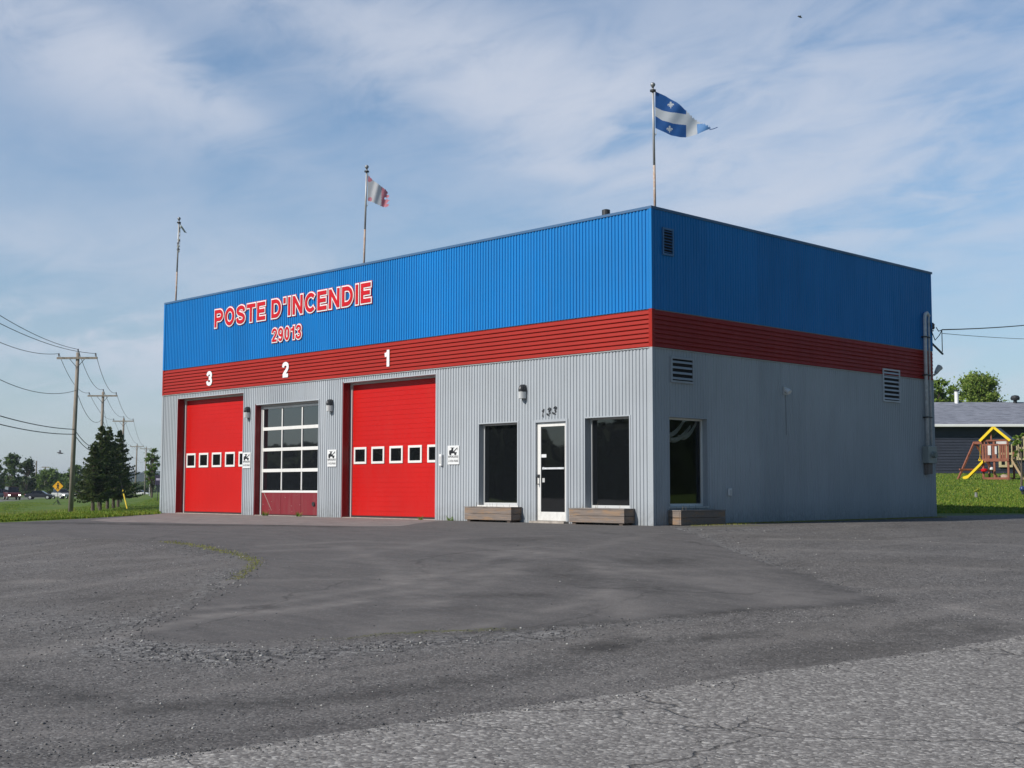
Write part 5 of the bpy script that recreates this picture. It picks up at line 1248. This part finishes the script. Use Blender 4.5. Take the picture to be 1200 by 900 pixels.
# ------------------------------------------------------------------ vehicles
LIT = bpy.data.materials.new('headlight_on'); LIT.use_nodes = True; LIT.node_tree.nodes['Principled BSDF'].inputs['Emission Color'].default_value = (1, .93, .8, 1); LIT.node_tree.nodes['Principled BSDF'].inputs['Emission Strength'].default_value = 6
CARG = glass('car_glass', (.01, .011, .012), 1.5)
def car(pos, rz, kind, c, label, lit=False, name='car'):
    t = thing(name, pos, label, {'sedan': 'car', 'suv': 'car', 'pickup': 'pickup truck', 'van': 'van'}[kind], 'vehicles on the main road', rz)
    body = {'sedan': ([(-2.2, .35), (-2.25, .7), (-2.1, .88), (-1.4, .95), (1.0, .92), (2.0, .78), (2.25, .6), (2.25, .32)], [(-1.5, .93), (-.95, 1.40), (.35, 1.42), (1.15, .91)], 1.75),
            'suv': ([(-2.2, .4), (-2.25, .9), (-2.2, 1.05), (1.0, 1.05), (2.05, .95), (2.25, .75), (2.25, .38)], [(-2.15, 1.04), (-1.9, 1.68), (.4, 1.70), (1.15, 1.04)], 1.85),
            'pickup': ([(-2.7, .5), (-2.72, 1.1), (-.7, 1.12), (1.2, 1.12), (2.5, 1.02), (2.65, .8), (2.65, .42)], [(-.9, 1.11), (-.8, 1.78), (.55, 1.80), (1.3, 1.11)], 1.95),
            'van': ([(-2.5, .4), (-2.55, 1.2), (1.9, 1.15), (2.45, .95), (2.55, .7), (2.55, .38)], [(-2.5, 1.18), (-2.4, 2.0), (1.0, 2.02), (1.95, 1.13)], 1.95)}[kind]
    prof, cab, w_ = body; m = mat('car_paint_%s' % name+str(c), c, .3, var=.03, spec=.6)
    b0 = MB().prism(prof, -w_/2, w_/2, 'y').build('body', m, t, local=True, bevel=.07)
    ci = [(x*1., z) for x, z in cab]
    cw = w_/2-.12
    mb = MB(); n = len(ci); vs_ = [(x, -(cw if k in (0, 3) else cw-.14), z) for k, (x, z) in enumerate(ci)]+[(x, (cw if k in (0, 3) else cw-.14), z) for k, (x, z) in enumerate(ci)]
    mb.add(vs_, [(3, 2, 1, 0), (4, 5, 6, 7), (0, 1, 5, 4), (2, 3, 7, 6), (3, 0, 4, 7)]); mb.build('windows', CARG, t, local=True)
    (xa, za), (xb, zb) = ci[1], ci[2]
    MB().box(xa-.05, xb+.05, -(cw-.12), cw-.12, za-.02, za+.04).build('roof', m, t, local=True, bevel=.02)
    for sx_ in (prof[0][0]+.85, prof[-1][0]-.85):
        for sy_ in (-1, 1):
            wh = MB().tube([(sx_, sy_*(w_/2-.2), .33), (sx_, sy_*(w_/2+.01), .33)], .34, 14).build('wheel', RUBBER, t, local=True)
            MB().tube([(sx_, sy_*(w_/2+.008), .33), (sx_, sy_*(w_/2+.022), .33)], .2, 12).build('rim', GALV, wh, local=True)
    for sy_ in (-1, 1):
        MB().box(prof[-1][0]-.1, prof[-1][0]+.015, sy_*(w_/2-.22)-.15, sy_*(w_/2-.22)+.15, .62, .80).build('headlight', LIT if lit else LTRIM, t, local=True, bevel=.02)
        MB().box(prof[0][0]-.03, prof[0][0]+.06, sy_*(w_/2-.2)-.12, sy_*(w_/2-.2)+.12, .68, .85).build('tail_light', REDL, t, local=True)
    return t
ta = math.atan2(*(reversed(tuple(np.array(W2(-.26, 1))-np.array(W2(0, 0))))))   # heading away along the road
toward = ta+PI
side_ = math.atan2(HR[1], HR[0])
car(on(47, 215), side_+.12, 'sedan', (.035, .038, .05), 'dark grey sedan side on below the pale green tree')
car(on(14.5, 205), toward+.25, 'van', (.10, .02, .02), 'dark red van with a bright headlight under the left trees', True)
car(on(2, 208), toward+.1, 'suv', (.03, .05, .06), 'dark car at the left edge of the view under the trees')
car(on(73, 225), toward+.5, 'suv', (.45, .45, .45), 'pale grey car with a lit headlight behind the yellow diamond sign', True)
car(on(88, 228), toward+.3, 'pickup', (.03, .032, .035), 'black pickup with lit headlights right of the nearest utility pole', True, 'pickup_truck')
car(on(97.5, 240), toward+.3, 'sedan', (.04, .055, .06), 'dark blue grey car between the black pickup and the spruces', True)
car(on(106, 245), ta, 'suv', (.22, .03, .03), 'dark red car just left of the spruce trunks')
car(on(147.5, 330), toward+.2, 'van', (.03, .025, .03), 'dark van on the road right of the spruces')
car(on(165, 340), side_, 'sedan', (.75, .75, .75), 'white car far away beyond the fourth utility pole')
# ------------------------------------------------------------------ road signs
p = on(68, 150); p.z = h(p.x, p.y)
t = thing('pedestrian_sign', p, 'yellow diamond pedestrian warning sign on a portable dark stand', 'road sign', rz=side_)
zc = 2.25
MB().prism([(.0, zc-.62), (.62, zc), (0, zc+.62), (-.62, zc)], -.02, 0, 'y').build('sign_board', mat('sign_yellow', (.85, .42, .015), .45), t, local=True)
mb = MB(); y_ = -.021
mb.prism([(.09*math.cos(a*PI/6), zc+.30+.09*math.sin(a*PI/6)) for a in range(12)], y_-.004, y_)
mb.prism([(-.09, zc+.2), (.09, zc+.2), (.16, zc-.02), (.11, zc-.03), (.07, zc+.08), (.08, zc-.1), (.16, zc-.36), (.08, zc-.36), (0, zc-.12), (-.10, zc-.36), (-.18, zc-.34), (-.07, zc-.08), (-.06, zc+.08), (-.13, zc-.0), (-.17, zc+.03)], y_-.008, y_-.0045)
mb.build('walking_figure', BLACK, t, local=True)
MB().bar((0, .02, .25), (0, .02, zc+.3), .05).build('post', DARKM, t, local=True)
MB().bar((0, .02, .7), (-.55, -.3, 0), .05).bar((0, .02, .7), (.55, -.3, 0), .05).bar((0, .02, .7), (0, .7, 0), .05).box(-.5, .5, -.25, .35, .0, .14).build('stand', DARKM, t, local=True)
p = on(185, 140)
t = thing('street_sign', p, 'small dark blue sign on a thin post beside the left wall of the fire station', 'road sign', rz=side_)
zt = .705+12/F*140-p.z
MB().box(-.3, .3, -.02, 0, zt-.6, zt+.5).build('sign_board', mat('sign_blue', (.03, .025, .06), .5), t, local=True)
MB().box(-.2, .2, -.026, -.021, zt-.1, zt+.12).build('pale_mark', mat('sign_pale_mark', (.45, .4, .55), .5), t, local=True)
MB().tube([(0, .03, -.2), (0, .03, zt+.5)], .035, 8).build('post', DARKM, t, local=True)
for px, v in ((164.5, 230),):
    p = on(px+11, v); t = thing('marker_post', p, 'thin pale post on the grass in front of the slim young tree', 'post'); MB().tube([(0, 0, -.1), (0, 0, 2.6)], .09, 8).build('post', LTRIM, t, local=True)
# ------------------------------------------------------------------ house, play set, lawn things on the right
HB = on(1090, 82); HBz = h(*on(1150, 82).xy)
hr = side_-.035
t = thing('slate_grey_house', (HB.x, HB.y, HBz), 'dark slate blue house with a grey shingle roof behind the lawn', 'house', rz=hr)
wallm = mat('slate_siding', (.032, .038, .058), .6, var=.15, vs=2)
Lh, Dh = 22, 9; hw = 3.02; x0 = -3.2
mb = MB(); nl = 17
for i in range(nl):
    z0 = .0+i*hw/nl; z1 = z0+hw/nl
    mb.add([(x0, -.03, z0), (Lh, -.03, z0), (Lh, 0, z1), (x0, 0, z1), (x0, 0.0, z0), (Lh, 0.0, z0)], [(0, 1, 2, 3), (4, 5, 1, 0)])
mb.box(x0, Lh, .002, Dh, -.4, hw); mb.build('wall', wallm, t, local=True, recalc=False)
m, nt, b = nodes('asphalt_shingles'); P0 = coords(nt, (1, 1, 1), True)
br_ = nt.nodes.new('ShaderNodeTexBrick'); br_.inputs['Scale'].default_value = 1; br_.inputs['Brick Width'].default_value = .33; br_.inputs['Row Height'].default_value = .14; br_.inputs['Mortar Size'].default_value = .008
br_.inputs['Color1'].default_value = (.10, .11, .14, 1); br_.inputs['Color2'].default_value = (.20, .21, .25, 1); br_.inputs['Mortar'].default_value = (.05, .05, .06, 1); L(nt, P0, br_.inputs['Vector'])
L(nt, mixc(nt, mapr(nt, noise(nt, coords(nt, (.6, 2, 2), True), 2.2, 5, .7), .35, .65), br_.outputs['Color'], (.24, .255, .30)), b.inputs['Base Color']); b.inputs['Roughness'].default_value = .9
rz_ = 1.75; ov = .45
xr = -1.0
mb = MB(); mb.add([(x0-ov, -ov, hw+.02), (Lh+ov, -ov, hw+.02), (Lh+ov, Dh/2, hw+rz_), (xr, Dh/2, hw+rz_), (x0-ov, Dh+ov, hw+.02), (Lh+ov, Dh+ov, hw+.02)], [(0, 1, 2, 3), (0, 3, 4), (3, 2, 5, 4), (1, 5, 2), (0, 4, 5, 1)])
rf = mb.build('roof', m, t, local=True)
MB().box(x0-ov-.02, Lh+ov+.02, -ov-.12, -ov-.002, hw-.13, hw+.04).build('gutter', WHITEP, t, local=True, bevel=.02)
MB().box(x0-ov, Lh+ov, -ov, .0-.04, hw-.02, hw+.005).build('soffit', DARKM, t, local=True)
def hx(px, y=0):  # house-local x of a photo column at facade
    r = ray(px, 560); c_, s_ = math.cos(hr), math.sin(hr); lo = None
    ox, oy = CAM[0]-HB.x, CAM[1]-HB.y
    lx, ly = ox*c_+oy*s_, -ox*s_+oy*c_; dx, dy = r[0]*c_+r[1]*s_, -r[0]*s_+r[1]*c_
    q = (y-ly)/dy; return lx+q*dx
cx_ = hx(1124, Dh/2-.3); MB().tube([(cx_, Dh/2-.2, hw+rz_-.3), (cx_, Dh/2-.2, hw+rz_+.72)], .13, 12).build('chimney_pipe', WHITEP, rf, local=True)
MB().tube([(cx_, Dh/2-.2, hw+rz_+.72), (cx_, Dh/2-.2, hw+rz_+.80)], .19, 12).build('chimney_cap', DARKM, rf, local=True)
cx_ = hx(1193, Dh/2-.3); MB().lathe((cx_, Dh/2-.2, hw+rz_-.25), [(.12, 0), (.12, .35), (.27, .38), (.30, .52), (.22, .66), (.05, .70)], 14).build('roof_ventilator', DARKM, rf, local=True)
# patio windows with cream frames
CREAM = mat('cream_frame', (.62, .52, .30), .6)
for pa_, pb_, z0, z1, nm in ((1172, 1187, .45, 2.0, 'window'), (1193, 1210, .9, 2.25, 'window')):
    xa, xb = hx(pa_), hx(pb_)
    mb = MB(); n = 2
    for i in range(n+1): xx = xa+(xb-xa)*i/n; mb.box(xx-.07, xx+.07, -.12, -.035, z0, z1)
    for zz_ in (z0, (z0+z1)*.5, z1): mb.box(xa-.07, xb+.07, -.13, -.034, zz_-.07, zz_+.07)
    W_ = mb.build(nm, CREAM, t, local=True); MB().box(xa, xb, -.06, -.045, z0, z1).build('window_pane', GLASSG, W_, local=True)
# play set
RW = mat('redwood', (.25, .085, .05), .75, var=.25, vs=4); YP = mat('yellow_plastic_slide', (.85, .60, .02), .35, var=.03); TARP = mat('blue_grey_tarp', (.06, .09, .13), .6)
PV = 70
pz = on(1150, PV); pl_ = thing('play_set', (pz.x, pz.y, pz.z), 'wooden play set with yellow slide, swing beam and gabled blue canopy', 'play set', rz=side_-.58)
k = PV/F
X = lambda px: (px-1150)*k
Zp = lambda py: (563.5-py)*k
mb = MB(); tw0, tw1, dpt = X(1153), X(1181), 1.3
for xx in (tw0, X(1165.5), tw1): mb.box(xx-.05, xx+.05, 0, .1, -.1, Zp(518)); 
for xx in (tw0, tw1): mb.box(xx-.05, xx+.05, dpt, dpt+.1, -.1, Zp(518))
mb.box(tw0-.1, tw1+.1, -.02, .0, Zp(519), Zp(517)).box(tw0-.1, tw1+.1, dpt+.1, dpt+.12, Zp(519), Zp(517)); mb.box(tw0+.35*(tw1-tw0)-.04+.0, tw0+.35*(tw1-tw0)+.04, -.022, .0, Zp(518), Zp(503.5))
mb.build('tower_frame', RW, pl_, local=True)
MB().box(tw0, tw1, .05, dpt, Zp(541.5), Zp(540)).box(tw0-.05, tw1+.05, -.045, -.021, Zp(542.5), Zp(539)).build('platform', RW, pl_, local=True)
mb = MB(); xx = tw0+.1
while xx < tw1-.1:
    if not (X(1160) < xx < X(1163) or X(1167) < xx < X(1170)): mb.box(xx, xx+.10, -.018, .0, Zp(540), Zp(523))
    xx += .125
mb.box(tw0, tw1, -.04, -.019, Zp(524), Zp(522.3)); mb.build('railing', RW, pl_, local=True)
MB().box(X(1159), X(1162.5), -.05, -.02, Zp(535), Zp(524)).box(X(1166.8), X(1169), -.05, -.02, Zp(534), Zp(525)).box(X(1166), X(1189), .3, .33, Zp(522.5), Zp(519)).build('pale_panel', mat('pale_panel', (.6, .6, .6), .5), pl_, local=True)
apx, apz = X(1166.5), Zp(502.6)
e0, e1_ = X(1151.5), X(1183.5); ze = Zp(517.5)
MB().add([(e0, -.12, ze), (apx, -.12, apz), (apx, dpt+.25, apz), (e0, dpt+.25, ze), (e0+.05, -.12, ze-.02), (apx, -.12, apz-.03), (apx, dpt+.25, apz-.03), (e0+.05, dpt+.25, ze-.02)], [(0, 1, 2, 3), (7, 6, 5, 4)]).add([(e1_, -.12, ze), (apx, -.12, apz), (apx, dpt+.25, apz), (e1_, dpt+.25, ze)], [(3, 2, 1, 0)]).build('canopy', TARP, pl_, local=True, recalc=False)
MB().bar((e0-.05, -.14, ze-.05), (apx, -.14, apz), .05, .13).bar((e1_+.05, -.14, ze-.05), (apx, -.14, apz), .05, .13).build('canopy_trim', YP, pl_, local=True)
mb = MB(); bt = Zp(520)
mb.bar((X(1140), .6, bt), (tw0, .6, bt), .1, .14)
mb.build('swing_beam', RW, pl_, local=True)
MB().bar((X(1140.5), .62, bt+.05), (X(1124.5), -.35, Zp(564)-.1), .09).bar((X(1140.5), .62, bt+.05), (X(1161), 1.6, Zp(560)-.1), .09).bar((X(1127), -.2, Zp(551.5)), (X(1157), 1.3, Zp(551.5)), .09).build('swing_legs', RW, pl_, local=True)
MB().tube([(X(1147.5), .6, bt), (X(1146.5), .6, Zp(538))], .012, 5).tube([(X(1145), .6, Zp(541)), (X(1148), .6, Zp(541)), (X(1146.5), .6, Zp(537)), (X(1145), .6, Zp(541))], .03, 6).build('swing_ring', YP, pl_, local=True)
mb = MB(); sl_ = [(X(1153.5), Zp(543)), (X(1150), Zp(547)), (X(1142), Zp(555)), (X(1136), Zp(561)), (X(1130), Zp(563))]
for (xa, za), (xb, zb) in zip(sl_[:-1], sl_[1:]):
    mb.add([(xa, -.1, za), (xa, .4, za), (xb, .4, zb), (xb, -.1, zb), (xa, -.1, za+.13), (xb, -.1, zb+.13), (xa, .4, za+.13), (xb, .4, zb+.13), (xa, -.13, za+.13), (xb, -.13, zb+.13), (xa, -.13, za-.04), (xb, -.13, zb-.04)],
           [(0, 3, 2, 1), (0, 4, 5, 3), (1, 2, 7, 6), (4, 8, 9, 5), (8, 10, 11, 9)])
mb.build('slide', YP, pl_, local=True, recalc=False)
mb = MB().box(tw0, tw1, -.02, .0, 0, .12).box(tw0, tw1, dpt+.1, dpt+.12, 0, .12).box(tw0-.02, tw0, 0, dpt, 0, .12); mb.build('sandbox_frame', RW, pl_, local=True)
mb = MB(); a0_, a1_ = Vector((tw1+.08, .2, Zp(538))), Vector((X(1197), .1, 0))
off = Vector((0, .75, 0))
mb.bar(a0_, a1_, .06, .10).bar(a0_+off, a1_+off, .06, .10)
for i in range(7): mb.bar(a0_.lerp(a1_, .08+i*.14), a0_.lerp(a1_, .08+i*.14)+off, .12, .05)
mb.build('ladder', mat('pale_timber', (.42, .30, .17), .8), pl_, local=True)
MB().lathe((X(1154.5), -.1, Zp(554.5)), [(.04, 0), (.16, .03), (.17, .12), (.10, .17)], 12).build('red_seat', REDL, pl_, local=True)
MB().lathe((X(1174), .5, -.02), [(.38, 0), (.3, .18), (.1, .3)], 12).build('sand_heap', mat('sand', (.4, .3, .24), .95), pl_, local=True)
MB().lathe((X(1164), -.3, Zp(553)), [(.03, 0), (.1, .05), (.09, .14), (.03, .18)], 10).build('pale_knob', SIGNW, pl_, local=True)
# small things on the lawn
p = on(1144, 48)
p = G3(1144, 583); t = thing('lawn_ornament', p, 'small grey stone post with a yellow flower head in the middle of the right lawn', 'garden ornament')
MB().lathe((0, 0, -.02), [(.07, 0), (.08, .02), (.055, .06), (.05, .17), (.06, .19), (.03, .21)], 10).build('post', mat('stone_post', (.25, .25, .26), .8), t, local=True)
v, f = leafcloud([(.03, 0, .27), (.08, 0, .29), (-.02, 0, .25)], [.09, .07, .06], 90, .06); massmesh('flower_head', v, f, [mat('yellow_petal', (.45, .36, .03), .6), GRS[0]], t, mi=NP.randint(0, 2, 90))
p = G3(1198.5, 580); t = thing('lawn_ornament', p, 'small dark blue globe on a stand at the right edge of the lawn', 'garden ornament')
MB().tube([(0, 0, -.02), (0, 0, .14)], .05, 8).build('stand', DARKM, t, local=True); MB().lathe((0, 0, .12), [(.03, 0), (.10, .05), (.12, .12), (.09, .19), (.02, .23)], 12).build('globe', mat('blue_globe', (.03, .05, .14), .2), t, local=True, smooth=True)
b0 = on(1197, 60); broadleaf('sapling', b0, 2.6, .42, [LY[0], LY[1]], 'leafy young sapling in front of the play set ladder at the right edge', 'sapling', n=500, leaf=.16, trunk=.5, clumps=10)
# gulls
def gull(p, span, label):
    t = thing('bird', p, label, 'bird', rz=side_)
    R = Vector
    mb = MB(); mb.tube([(-.22, 0, 0), (-.1, 0, .01), (.08, 0, .01), (.2, 0, .03), (.26, 0, .02)], [.01, .05, .055, .035, .01], 8)
    for s_ in (-1, 1):
        mb.add([(-.05, s_*.04, .03), (.09, s_*.04, .03), (.06, s_*span*.27, .13), (-.06, s_*span*.27, .12), (-.10, s_*span*.5, .05), (.0, 0, 0)], [(0, 1, 2, 3), (3, 2, 4)])
    mb.build('body', mat('bird_grey', (.12, .12, .13), .7), t, local=True, recalc=False); t.rotation_euler = (.3, .2, side_+.4)
gull(at(937, 20, 110), .45, 'tiny bird high in the sky near the top edge')
gull(at(70, 531, 95), 1.3, 'small bird gliding left of the nearest utility pole')
for o in bpy.data.objects:
    if '_o' in o: del o['_o']
